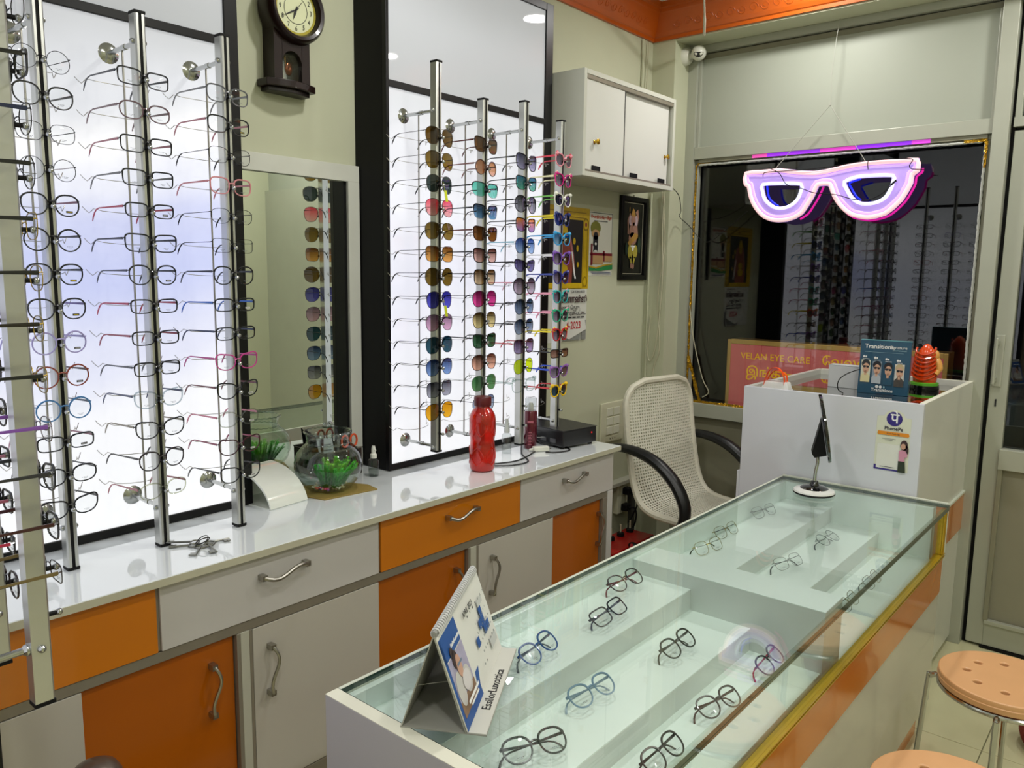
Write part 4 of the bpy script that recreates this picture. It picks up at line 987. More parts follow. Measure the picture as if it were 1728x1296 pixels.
# sign box behind the window glass
def sign():
    t = thing('sign_box', 'red wood-grain VELAN EYE CARE sign box with gold frame behind the window', 'sign', (-1.36, 3.80, .80))
    RD = M('sign_red', 'e07878', .4, es=.10, ec='e06060', noise=.14, nscale=14, stretch=(5,1,.25)); GO = M('sign_gold_frame', 'e0b468', .35, .3, noise=.12, nscale=20)  # faint glow added to planks and letters to brighten the sign front
    X0, X1, Z1 = -.37, .62, .385
    MB().box(X0, X1, -.045, .08, .03, Z1).obj('sign_body', M('sign_side', '7a5a30', .5), t)
    for b in ((X0-.004, X0+.014), (X1-.014, X1+.004)): box('frame_side', (b[0], b[1], -.052, -.040, .03, Z1), GO, t, .002)
    box('frame_side', (X0+.014, X1-.014, -.052, -.040, Z1-.022, Z1+.002), GO, t, .002); box('frame_side', (X0+.014, X1-.014, -.052, -.040, .03, .048), GO, t, .002)
    n = 12; wd = (X1-X0-.028)/n
    for i in range(n): box('plank', (X0+.014+i*wd+.0006, X0+.014+(i+1)*wd-.0006, -.050, -.045, .048, Z1-.022), RD, t, .0006)
    b = Board(t, (PI/2, 0, 0), (0, -.0505, 0)); Y = M('letter_yellow', 'e8b818', .4, es=.25)
    b.txt('VELAN EYE CARE', .046, Y, X0+.068, .306, align='LEFT', sx=.98); b.txt('ேவலன்', .056, Y, X0+.468, .309, align='LEFT', bold=.0008)
    b.txt('இங்கு', .062, Y, X0+.100, .228, align='LEFT', sx=.95, bold=.0008); b.txt('கண்', .062, Y, X0+.292, .219, align='LEFT', bold=.0008); b.txt('பரிேசாதைன', .056, Y, X0+.450, .210, align='LEFT', bold=.0008)
    b.txt('ெசய்யப்படும்', .056, Y, X0+.27, .145, align='LEFT', bold=.0008)
    struct('exterior_ledge', (-2.1, -.58, 3.762, 4.0, -.02, .83), M('ledge_dark', '2a2a28', .8))
sign()
# ------------------------------------------------------------------ neon glasses sign
NEON = [[(-1.6,1.974),(-1.518,1.978),(-1.438,1.98),(-1.381,1.97),(-1.331,1.962),(-1.282,1.957),(-1.235,1.96),(-1.173,1.97),(-1.113,1.979),(-1.059,1.982),(-1.006,1.983),(-.934,1.981),(-.865,1.978),(-.857,1.942),(-.859,1.925),(-.878,1.91),(-.88,1.881),(-.892,1.852),(-.912,1.814),(-.943,1.78),(-.974,1.756),(-1.012,1.745),(-1.047,1.741),(-1.082,1.747),(-1.113,1.756),(-1.142,1.775),(-1.167,1.8),(-1.187,1.826),(-1.202,1.853),(-1.214,1.885),(-1.222,1.89),(-1.257,1.89),(-1.268,1.862),(-1.28,1.836),(-1.299,1.803),(-1.319,1.774),(-1.351,1.754),(-1.389,1.743),(-1.429,1.741),(-1.463,1.746),(-1.499,1.761),(-1.524,1.781),(-1.546,1.807),(-1.562,1.833),(-1.576,1.867),(-1.585,1.905),(-1.6,1.913)],
 [(-1.505,1.907),(-1.422,1.904),(-1.341,1.898),(-1.343,1.871),(-1.351,1.848),(-1.364,1.832),(-1.383,1.819),(-1.405,1.812),(-1.427,1.811),(-1.448,1.816),(-1.468,1.829),(-1.487,1.846),(-1.496,1.863),(-1.502,1.885)],
 [(-1.143,1.899),(-1.098,1.912),(-1.034,1.913),(-.964,1.91),(-.964,1.891),(-.971,1.864),(-.985,1.837),(-1.004,1.823),(-1.027,1.816),(-1.049,1.814),(-1.072,1.816),(-1.092,1.825),(-1.108,1.838),(-1.122,1.857),(-1.134,1.878)]]
def inset(pts, d):
    n = len(pts); ar = sum(pts[i][0]*pts[(i+1) % n][1]-pts[(i+1) % n][0]*pts[i][1] for i in range(n)); s = 1 if ar > 0 else -1; out = []
    for i in range(n):
        a, b, c = Vector(pts[i-1]), Vector(pts[i]), Vector(pts[(i+1) % n]); t1 = (b-a).normalized(); t2 = (c-b).normalized(); tt = (t1+t2)
        tt = tt.normalized() if tt.length > 1e-6 else t1; out.append(tuple(b+Vector((-tt.y, tt.x))*d*s))
    return out
def neon():
    y = 3.552; cx, cz = -1.23, 1.98
    t = thing('neon_sign', 'hanging pink and violet glowing spectacles shaped neon sign before window', 'neon sign', (cx, y, cz))
    O = [[(p[0]-cx, p[1]-cz) for p in q] for q in NEON]
    rot = (PI/2, 0, 0)
    flat_curve('acrylic_board', O, M('neon_acrylic', 'b49ae0', .25, es=.42, ec='b894f0', coat=.4), t, .006, rot=rot)
    def nt(name, pts, d, r_, m, yy, closed=True):
        q = inset(pts, d) if d else pts
        return MB().tube(sm([(a, yy, b) for a, b in q], 2, closed), r_, 8, closed).obj(name, m, t, smooth=True)
    PK = M('neon_pink', 'f4c4d0', .4, es=.62, ec='f0c8c8'); WB = M('neon_ice', 'dfe4ff', .4, es=.70, ec='dfe2ff'); VI = M('neon_lilac', 'd0b0f0', .4, es=.55, ec='d2aef2')
    nt('pink_tube', O[0], .010, .0095, PK, -.006); nt('lilac_glow_tube', O[0], .027, .0055, VI, -.003)
    nt('white_tube', O[1], -.008, .0075, WB, -.006); nt('white_tube', O[2], -.008, .0075, WB, -.006)
    MG = M('neon_magenta', 'd0108c', .4, es=.65, ec='d4149a')
    a = O[0][13:26]; nt('magenta_tube', [(p[0]+.004, p[1]-.002) for p in a], 0, .0045, MG, .016, False)
    a = O[0][31:37]; nt('magenta_tube', [(p[0]+.014, p[1]) for p in a], 0, .0045, MG, .016, False)
    BLU = M('neon_blue', '1020e0', .4, es=1.0, ec='1428ff')
    for q in (O[1][9:14]+O[1][:1], O[2][11:15]+O[2][:2]): nt('blue_tube', [(p[0]+.008, p[1]) for p in q], 0, .004, BLU, .014, False)
    wires = [[(-.275,-.035),(-.273,-.022),(-.25,-.016),(-.10,-.018),(-.03,-.015),(.05,-.010),(.16,.0),(.27,.0),(.335,-.004),(.345,-.012),(.335,-.03),(.345,-.045),(.39,-.05)],
             [(-.25,.002),(-.20,-.025),(-.165,-.075),(-.10,-.095),(-.04,-.118),(.05,-.13),(.12,-.152),(.19,-.158),(.24,-.135),(.275,-.100)], [(.175,-.0),(.173,-.012),(.177,-.035)]]
    for wv in wires: MB().tube(sm([(a, -.020, b) for a, b in wv], 4), .0018, 5).obj('wire', BLACKM, t, smooth=True)
    MB().tube([(.27,-.021,-.104),(.29,-.021,-.086)], .004, 6).obj('wire_joint', BLACKM, t)
    W = M('cord_grey', 'a9aaa0', .6)
    k = (-.0, -.01, .245)
    MB().tube([(-.225,-.004,-.0),k], .0016, 5).tube([(.16,-.004,.0),k], .0016, 5).tube(sm([k,(.002,-.01,.28),(-.003,-.008,.36),(.004,-.01,.45),(.006,0,.53),(.008,.02,.6)], 4), .0013, 5).obj('hanging_cord', W, t)
    MB().ball(k, .004).obj('cord_knot', W, t)
    # neon sign's glow on the middle rail, built as an added glowing strip
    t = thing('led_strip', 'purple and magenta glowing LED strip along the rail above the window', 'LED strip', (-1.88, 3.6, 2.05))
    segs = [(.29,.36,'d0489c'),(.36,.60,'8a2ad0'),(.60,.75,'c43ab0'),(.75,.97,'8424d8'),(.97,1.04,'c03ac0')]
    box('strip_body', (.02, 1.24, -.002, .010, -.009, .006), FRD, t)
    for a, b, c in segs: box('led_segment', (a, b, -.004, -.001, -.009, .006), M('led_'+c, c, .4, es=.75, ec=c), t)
neon()
def tinsel():
    random.seed(11)
    t = thing('rope_light', 'frosted white rope light stapled around the inside of the window', 'rope light', (-1.25, 3.60, 1.45))
    RM = M('rope_light_white', 'cfd2cc', .5, noise=.3, nscale=90, bump=.4, bscale=200)
    def rope(pts, name, m, r_=.0048):
        P = []
        for a, b in zip(pts[:-1], pts[1:]):
            n = int((Vector(b)-Vector(a)).length/.012)
            for i in range(n): P.append(Vector(a).lerp(Vector(b), i/n)+Vector((random.uniform(-.001,.001), 0, random.uniform(-.001,.001))))
        MB().tube(P, [r_*(1+.25*(i % 2)) for i in range(len(P))], 6).obj(name, m, t, smooth=True, loc=(1.25,-3.60,-1.45))
    rope([(-1.862,3.606,2.03),(-.645,3.606,2.03)], 'rope_run', RM); rope([(-.645,3.606,2.03),(-.645,3.606,.875)], 'rope_run', RM)
    t = thing('gold_foil_trim', 'crinkled gold foil trim along the window edge behind the cane chair', 'foil trim', (-1.86, 3.60, .88))
    G = M('gold_foil', 'c9992a', .22, .9, noise=.4, nscale=60, bump=.8, bscale=90)
    def foil(a, b, wd):
        a, b = Vector(a), Vector(b); n = int((b-a).length/.008); d = (b-a).normalized(); s = Vector((d.z, 0, -d.x)); vs = []; fs = []
        for i in range(n+1):
            p = a.lerp(b, i/n); w_ = wd*random.uniform(.6,1.1)
            for k in (-1, 0, 1): vs.append(p+s*k*w_+Vector((0, random.uniform(-.004,.002)*(1 if k else 0), 0)))
        for i in range(n):
            for k in (0, 1): fs.append((i*3+k, i*3+k+1, i*3+k+4, i*3+k+3))
        MB().add(vs, fs).obj('foil_run', G, t, loc=(1.86,-3.60,-.88))
    foil((-1.874,3.604,.875),(-1.874,3.604,2.03),.006); foil((-1.87,3.604,.874),(-1.1,3.604,.874),.007); foil((-1.87,3.604,2.034),(-1.80,3.604,2.034),.005)
    foil((-.72,3.600,2.034),(-.64,3.600,2.034),.007); foil((-.642,3.600,2.03),(-.642,3.600,1.93),.006)
    foil((-1.872,3.60,1.10),(-1.80,3.60,.875),.010)
    o = MB().tube(sm([(-1.875,3.598,1.35),(-1.85,3.598,1.2),(-1.79,3.596,1.0),(-1.75,3.594,.93),(-1.78,3.59,.9)], 4), .0022, 5).obj('cable', M('cord_ivory', 'b9b69c', .6), smooth=True); tag(o, 'thin ivory cable hanging at the window edge above the cane chair', 'cable')
tinsel()

# ------------------------------------------------------------------ things on the long worktop
ZT = .8602
def at_top(x, y): return (x, y, ZT)
def keys():
    t = thing('key_bunch', 'bunch of steel keys on a ring on the worktop in front of the middle pole', 'keys', at_top(-1.69, .895))
    KM_ = M('key_steel', '8f8f88', .28, 1)
    def key(a, ln, off, lever=True):
        c, s = math.cos(a), math.sin(a); P = lambda u_, v_, z: (off[0]+u_*c-v_*s, off[1]+u_*s+v_*c, off[2]+z)
        mb = MB()
        ring = [P(.010+.010*math.cos(q), .013*math.sin(q), .002) for q in [2*PI*i/16 for i in range(16)]]
        mb.tube(ring, .002, 5, True); mb.tube([P(.02, 0, .003), P(ln, 0, .003)], .0026, 8)
        b = [P(ln-.016, -.002, .0015), P(ln-.002, -.002, .0015), P(ln-.002, -.015, .0015), P(ln-.008, -.015, .0015), P(ln-.008, -.012, .0015), P(ln-.016, -.014, .0015)]
        top = [(p[0], p[1], p[2]+.0025) for p in b]; mb.add(b+top, [(0,1,2,3,4,5), (11,10,9,8,7,6)]+[(i, (i+1) % 6, 6+(i+1) % 6, 6+i) for i in range(6)])
        mb.obj('key', KM_, t, smooth=False)
    key(R(-40), .070, (.0,.0,.0)); key(R(-12), .072, (.0,.012,.001)); key(R(-118), .062, (-.01,-.005,.0)); key(R(-132), .075, (-.012,.0,.005)); key(R(80), .055, (-.004,.012,.0))
    mb = MB(); mb.tube([(.0+.016*math.cos(q)*.8, .002+.016*math.sin(q), .012+.010*math.cos(q)) for q in [2*PI*i/20 for i in range(20)]], .0014, 6, True)
    mb.tube([(-.004+.014*math.cos(q), .004+.012*math.sin(q), .013+.007*math.sin(q)) for q in [2*PI*i/20 for i in range(20)]], .0012, 6, True); mb.obj('ring', M('ring_dark', '3c3c3a', .25, 1), t, smooth=True)
keys()
def curved_stand():
    t = thing('curved_stand', 'glossy white curved plastic stand beside the goldfish bowl', 'stand', at_top(-1.885, 1.205), R(6))
    n = 14; pts = []
    for i in range(n+1):
        a = R(8+82*i/n); pts.append((-.085+.155*math.cos(a)*1.0, .105*math.sin(a)-.012))
    inner = [(p[0]-.004, p[1]-.004) for p in pts]
    MB().prism(pts+inner[::-1], -.055, .072, 'y').obj('curved_shell', M('stand_white', 'dfe2da', .12, coat=.8), t, smooth=True)
    MB().prism([(-.087,.0),(.066,.0),(.066,.003),(-.087,.003)], -.055, .072, 'y').obj('base_plate', M('stand_white'), t)
    box('back_plate', (-.089, -.085, -.055, .072, .0, .088), M('stand_white'), t)
curved_stand()
def card():
    pts = [(-.095,-.080),(-.02,-.098),(.075,-.072),(.098,.10),(.04,.112),(-.06,.07)]
    c = Vector((-1.86, 1.385)); o = MB().prism([(c.x+p[0], c.y+p[1]) for p in pts], ZT, ZT+.004).obj('cardboard', M('cardboard_brown', '8c7638', .7, noise=.18, nscale=14), bev=.0008)
    tag(o, 'torn piece of brown cardboard under the goldfish bowl', 'cardboard')
card()
def bowl():
    t = thing('goldfish_bowl', 'round glass goldfish bowl with water and green plants on brown cardboard', 'fish bowl', (-1.862, 1.385, ZT+.0042))
    prof = [(0,0),(.045,0),(.066,.010),(.088,.035),(.098,.065),(.098,.085),(.090,.110),(.074,.130),(.062,.138),(.060,.145),(.062,.163),(.067,.170),(.069,.174),(.066,.176)]
    MB().lathe(prof, seg=48).obj('glass_bowl', glassy('bowl_glass', (.93,.97,.95), refl=1.5), t, smooth=True)
    mb = MB(); mb.tube([(.067*math.cos(a), .067*math.sin(a), .173+.0012*math.sin(a*24)) for a in [2*PI*i/96 for i in range(96)]], .0026, 6, True)
    mb.tube([(.0615*math.cos(a), .0615*math.sin(a), .141+.001*math.sin(a*24)) for a in [2*PI*i/96 for i in range(96)]], .0018, 6, True); mb.obj('rope_rim', glassy('rim_glass', (.75,.80,.78), refl=3), t, smooth=True)
    wp = [(0,.004),(.044,.003),(.064,.012),(.086,.036),(.0955,.066),(.0955,.085),(.089,.106),(0,.1065)]
    MB().lathe(wp, seg=40).obj('water', glassy('water_body', (.93,.97,.94), refl=.7, ior=1.33), t, smooth=True)
    random.seed(9)
    gc = ['d8d4c4','c8b890','b8b4a8','c8306c','7a2cb0','e06a5a']
    for k, c in enumerate(gc):
        mb = MB()
        for i in range(26 if k < 3 else 7):
            a = random.uniform(0, 2*PI) if k < 3 else random.uniform(-1.7, -.6); q = math.sqrt(random.random())*.05 if k < 3 else random.uniform(.03,.055)
            mb.ball((q*math.cos(a), q*math.sin(a), .008+random.uniform(0,.005)+(.003 if q > .045 else 0)), .005, .004, .0035, 6, 4)
        mb.obj('pebbles', M('pebble_'+c, c, .4), t, smooth=True, kind='stuff')
    for (px_, py_, hh, c) in ((.020,-.035,.086,'25b41c'),(.036,.020,.088,'86e020'),(-.012,.052,.088,'4ccc20'),(.058,-.002,.078,'40c030'),(.002,.004,.094,'9ae838'),(.030,.050,.080,'5cd428')):
        mb = MB()
        for s_ in range(9):
            a0 = random.uniform(0, 2*PI); bx, by = px_*.6+.006*math.cos(a0), py_*.6+.006*math.sin(a0); ex_, ey_ = px_*1.15+.020*math.cos(a0), py_*1.15+.020*math.sin(a0); top = hh*random.uniform(.72, 1)
            nn = 18
            for k in range(nn+1):
                q = k/nn; z = .010+(top-.012)*q; x = bx+(ex_-bx)*q**1.4; y = by+(ey_-by)*q**1.4
                for j in range(7):
                    a = j*2*PI/7+k*.7+random.uniform(-.2,.2); l = .016*(1-.35*q)*random.uniform(.7,1.1); wv = .0011
                    d = Vector((math.cos(a), math.sin(a), .75)).normalized()*l; sd = Vector((-math.sin(a), math.cos(a), 0))*wv; p0 = Vector((x, y, z))
                    if math.hypot(x+d.x, y+d.y) > .0855-.25*max(0, .03-z) or z+d.z > .104 or z+d.z < .005: continue
                    mb.add([p0-sd*.5, p0+sd*.5, p0+d*.5+sd, p0+d+Vector((0,0,-.001)), p0+d*.5-sd], [(0,1,2,3,4)])
        mb.obj('water_plant', M('plant_'+c, c, .5, noise=.35, nscale=90), t, kind='stuff')
bowl()
def pen_box():
    t = thing('pen_box', 'dark open box of pens papers and scissors behind the goldfish bowl', 'box', at_top(-2.0, 1.525))
    DB = M('box_dark_brown', '20100c', .45, noise=.2, nscale=20); W = .045
    for n, b in (('side', (-.045,-.041,-.075,.060,0,.082)), ('side', (.041,.045,-.075,.060,0,.082)), ('side', (-.041,.041,-.075,-.071,0,.082)), ('side', (-.041,.041,.056,.060,0,.082)), ('bottom', (-.041,.041,-.071,.056,0,.004))):
        box(n, b, DB, t, .0008)
    box('rim', (.040, .047, -.077, .062, .082, .086), M('box_rim', '6c665c', .5), t, .001)
    def loose(name, lab, cat, loc, build):
        q = thing(name, lab, cat, (t.location.x+loc[0], t.location.y+loc[1], t.location.z+loc[2])); build(q); return q
    def sc_(q):
        for s, yy in ((-1, -.017), (1, .017)):
            ring = [(0, yy+.013*math.cos(a)*1.0, .085+.019*math.sin(a)) for a in [2*PI*i/16 for i in range(16)]]
            MB().tube(ring, .0035, 6, True).obj('handle', M('scissors_orange', 'd8562c', .4), q, smooth=True)
            MB().tube([(0, yy*.6, .068), (0, -yy*.25, .02)], [.004, .0025], 6, flat=.4).obj('blade', STEEL, q)
    loose('scissors', 'scissors with orange handles standing in the dark pen box', 'scissors', (.020, .030, .02), sc_)
    def pp(q):
        m = MB(); m.add([(.0,-.03,0),(.012,.02,0),(-.012,.015,.095),(-.024,-.035,.10),(.001,-.0295,0),(.013,.0205,0),(-.011,.0155,.095),(-.023,-.0345,.10)], [(0,1,2,3),(7,6,5,4),(0,4,5,1),(1,5,6,2),(2,6,7,3),(3,7,4,0)])
        m.obj('sheet', M('paper_grey_print', 'b4bcc0', .6, noise=.2, nscale=60), q)
        b = MB(); 
        for i in range(5): b.add([(.0045-.005*i+.002,-.022,.012+.016*i),(.0105-.005*i+.002,.010,.012+.016*i),(.0100-.005*i+.002,.010,.015+.016*i),(.0040-.005*i+.002,-.022,.015+.016*i)], [(0,1,2,3)])
        b.obj('print_line', M('print_grey2', '5c646a', .5), q)
    loose('paper_slip', 'folded printed slip leaning out of the dark pen box', 'paper', (.0, -.030, .02), pp)
    for i, (dx, dy, h, c, l) in enumerate(((-.012,-.055,.115,'3c1418','maroon pen standing tallest in the dark pen box'), (-.02,.0,.075,'1c1c34','navy marker pen beside the paper slip in the pen box'), (.008,.006,.072,'5c1218','dark red pen beside the scissors in the pen box'), (-.028,.018,.10,'9a9c98','clear plastic pen at the back of the pen box'))):
        def pn(q):
            MB().tube([(0,0,0),(.002,.004,h)], .0045, 8).obj('barrel', M('pen_'+c, c, .3), q, smooth=True); MB().tube([(.002,.004,h),(.0025,.005,h+.012)], .003, 8).obj('cap', STEEL, q, smooth=True)
        loose('pen', l, 'pen', (dx, dy, .0045), pn)
    def fl(q): MB().add([(0,-.03,0),(.0,.02,0),(.002,-.002,.08),(.001,-.045,.115),(.002,-.03,0),(.002,.02,0),(.004,-.002,.08),(.003,-.045,.115)], [(0,1,2,3),(7,6,5,4),(0,4,5,1),(1,5,6,2),(2,6,7,3),(3,7,4,0)]).obj('flap', M('black_card', '141414', .5), q)
    loose('black_card', 'black pointed card sticking up behind the goldfish bowl rim', 'card', (-.035, -.055, .04), fl)
pen_box()
def bottle_spray(name, lab, loc, rad, h, body, cap, liquid=None, lh=.4, label=None):
    t = thing(name, lab, 'bottle', loc)
    MB().lathe([(0,0),(rad*.9,0),(rad,.003),(rad,h*.52),(rad*.85,h*.56),(rad*.5,h*.585),(rad*.5,h*.60),(0,h*.60)], seg=24).obj('bottle_body', body, t, smooth=True)
    if liquid: MB().lathe([(0,.001),(rad*.9,.002),(rad*.93,.004),(rad*.93,h*lh),(0,h*lh)], seg=20).obj('liquid', liquid, t, smooth=True)
    MB().lathe([(0,h*.60),(rad*.62,h*.60),(rad*.62,h*.72),(rad*.42,h*.76),(rad*.42,h*.90),(rad*.3,h),(0,h)], seg=20).obj('spray_cap', cap, t, smooth=True)
    MB().tube([(rad*.3,0,h*.87),(rad*.62,0,h*.87)], rad*.16, 8).obj('nozzle', cap, t, smooth=True)
    if label: label(t)
CB = glassy('clear_bottle', (.86,.88,.87), refl=1.6)
bottle_spray('spray_bottle', 'small clear spray bottle with white pump beside the dark pen box', at_top(-1.895, 1.582), .0165, .097, CB, M('pump_white', 'dcdcd4', .4), glassy('spray_liquid', (.72,.76,.74), refl=.8), .24)
bottle_spray('spray_bottle', 'tiny clear spray bottle between red water bottle and maroon spray can', at_top(-1.80, 2.115), .017, .125, CB, M('pump_frosted', 'c4c8c6', .4), None)
def maroon():
    t = thing('spray_can', 'maroon hair spray can with clear cap near the black recorder', 'spray can', at_top(-1.782, 2.228))
    MB().lathe([(0,0),(.0215,0),(.0235,.003),(.0235,.138),(.021,.143),(0,.143)], seg=28).obj('can_body', M('can_maroon', '5c0f22', .2, .3, coat=.6), t, smooth=True)
    MB().lathe([(.021,.143),(.0215,.187),(.019,.192),(0,.192)], seg=24).obj('clear_cap', glassy('cap_clear', (.82,.84,.84), refl=2), t, smooth=True)
    MB().lathe([(0,.143),(.010,.143),(.010,.165),(.006,.172),(0,.172)], seg=16).obj('spray_head', M('pump_white'), t, smooth=True)
    MB().lathe([(.0216,.0),(.0238,.0005),(.0238,.004),(.0216,.0035)], seg=28).obj('bottom_rim', CHROME, t, smooth=True)
    P_ = M('can_print', 'b06070', .4); mb = MB()
    for i in range(9): mb.box(.0232, .0240, -.010+.001*(i % 3), .004-.002*(i % 2), .020+i*.0055, .0222+i*.0055)
    mb.box(.0232, .0241, -.012, .010, .100, .108); mb.obj('can_print_line', P_, t).rotation_euler = (0,0,R(-50))
maroon()
def water_bottle():
    t = thing('water_bottle', 'tall translucent red plastic water bottle with dark maroon screw cap', 'bottle', at_top(-1.697, 1.872))
    RB = M('bottle_red', 'ff2c16', .13, coat=.5, trans=.75, bump=.0, spec=.6)
    prof = [(0,.004),(.030,0),(.0375,.004),(.041,.012),(.0425,.03),(.0425,.075),(.0405,.085),(.0395,.10),(.0405,.112),(.0425,.12),(.0430,.150),(.0435,.170),(.041,.184),(.034,.198),(.025,.208),(.0235,.212),(.0235,.222)]
    MB().lathe(prof+[(.0225,.222)]+[(max(0, r_-.0012), z+.0012) for r_, z in prof[::-1][1:]], seg=48).obj('bottle_body', RB, t, smooth=True)
    mb = MB()
    for s in range(5):
        a0 = 2*PI*s/5
        for sgn in (1, -1):
            mb.tube([(.0428*math.cos(a0+sgn*.5*math.sin(q)), .0428*math.sin(a0+sgn*.5*math.sin(q)), .022+.06*q/PI) for q in [PI*i/10 for i in range(11)]], .0012, 4)
            mb.tube([(.0425*math.cos(a0+.3+sgn*.45*math.sin(q)), .0425*math.sin(a0+.3+sgn*.45*math.sin(q)), .118+.055*q/PI) for q in [PI*i/10 for i in range(11)]], .0012, 4)
    mb.obj('embossed_swirl', M('bottle_red_relief', 'e0260e', .15, trans=.3, coat=.5), t, smooth=True)
    MB().lathe([(0,.214),(.0275,.214),(.0285,.217),(.0285,.240),(.0265,.244),(0,.244)], seg=40).obj('screw_cap', M('cap_maroon', '5c0e16', .35, noise=.1, nscale=60), t, smooth=True)
water_bottle()
def recorder():
    t = thing('recorder_box', 'black video recorder box at the far end of the worktop with cables', 'recorder', at_top(-1.79, 2.415), R(-8))
    BK = M('recorder_black', '121214', .3, coat=.3)
    MB().box(-.13, .125, -.105, .075, .008, .068).obj('housing', BK, t, bev=.004)
    MB().box(-.132, .127, -.107, .077, .068, .070).obj('top_lid', M('recorder_top', '1c1c1e', .4, noise=.2, nscale=80), t, bev=.001)
    for x in (-.11,.105):
        for y in (-.09,.06): MB().lathe([(0,0),(.009,0),(.009,.008),(0,.008)], (x,y,0), 12).obj('foot', BLACKM, t)
    for i in range(4): box('socket', (-.09+.05*i, -.062+.05*i, -.1085, -.1048, .02, .034), M('socket_grey', '6c6c70', .4, .5), t)
    box('status_light', (.1252, .1265, .045, .050, .045, .050), M('led_red', 'c02020', .4, es=1.0), t)
recorder()
def wires():
    bk = M('cable_black', '0e0e10', .4)
    def w_(pts, lab, r_=.0026, m=bk, name='cable'):
        o = MB().tube(sm(pts, 5), r_, 6).obj(name, m, smooth=True); tag(o, lab, 'cable'); return o
    z = ZT+.0028
    w_([(-1.82,2.30,ZT+.03),(-1.77,2.29,ZT+.012),(-1.71,2.335,z),(-1.655,2.30,z),(-1.67,2.235,z),(-1.70,2.215,z)], 'thick black cable looping from the recorder to the white adapter', .003)
    w_([(-1.735,2.20,z),(-1.70,2.10,z),(-1.69,2.03,z),(-1.715,1.96,z),(-1.74,1.93,z)], 'thin black cable running to the red water bottle')
    w_([(-1.84,2.25,ZT+.02),(-1.75,2.14,z),(-1.655,2.06,z),(-1.66,1.98,z),(-1.70,1.93,z)], 'thin black cable looping along the worktop front by the bottle')
    w_([(-1.85,2.29,ZT+.045),(-1.80,2.27,ZT+.035),(-1.76,2.33,ZT+.028),(-1.74,2.31,z)], 'grey cable hanging off the back sockets of the recorder', .0018, M('cable_grey', '8a8c8c', .5))
    t = thing('power_adapter', 'white power adapter lying on the worktop between the black cables', 'adapter', (-1.728, 2.222, ZT), R(58))
    MB().box(-.030,.030,-.012,.012,.001,.018).obj('adapter_body', M('adapter_white', 'd8d8cc', .4), t, bev=.003)
    MB().tube([(-.030,0,.009),(-.044,0,.008)], .004, 8).obj('strain_relief', M('adapter_white'), t); 
    for y in (-.005,.005): box('pin', (.030,.038,y-.0015,y+.0015,.007,.011), STEEL, t)
    # wall cables around the corner and the cabinet
    iv = M('cord_ivory', 'b9b69c', .6)
    w_([(-2.038,3.34,2.585),(-2.038,3.345,2.45),(-2.038,3.34,2.29)], 'ivory cable casing strip running up the corner above the cabinet', .005, CREAM)
    w_([(-2.035,3.385,2.58),(-2.035,3.38,2.4),(-2.02,3.36,2.3),(-1.95,3.30,2.29),(-1.90,3.2,2.281),(-1.86,3.08,2.278)], 'ivory cable looping over the top of the wall cabinet', .0028, iv)
    w_([(-1.95,3.438,1.90),(-1.955,3.437,1.7),(-1.94,3.43,1.5),(-1.96,3.435,1.2),(-1.99,3.435,1.08),(-2.01,3.435,1.12),(-2.0,3.435,1.3)], 'loop of ivory cable hanging beside the black framed picture', .003, iv)
    w_([(-1.965,3.44,1.90),(-1.94,3.44,1.65),(-1.965,3.437,1.4),(-1.945,3.436,1.15),(-1.975,3.436,1.03),(-1.98,3.44,.8)], 'second ivory cable hanging down the corner to the chair back', .003, iv)
    w_([(-2.025,3.444,1.89),(-2.025,3.444,1.5),(-2.025,3.444,1.0),(-2.025,3.444,.5)], 'straight ivory conduit strip down the wall by the black framed picture', .006, CREAM)
    w_([(-1.82,3.262,1.895),(-1.80,3.30,1.86),(-1.85,3.42,1.80),(-1.90,3.50,1.78),(-1.888,3.58,1.74),(-1.80,3.59,1.66),(-1.70,3.595,1.72),(-1.60,3.598,1.80)], 'thin black cable drooping from the wall cabinet to the window', .0018, bk)
wires()

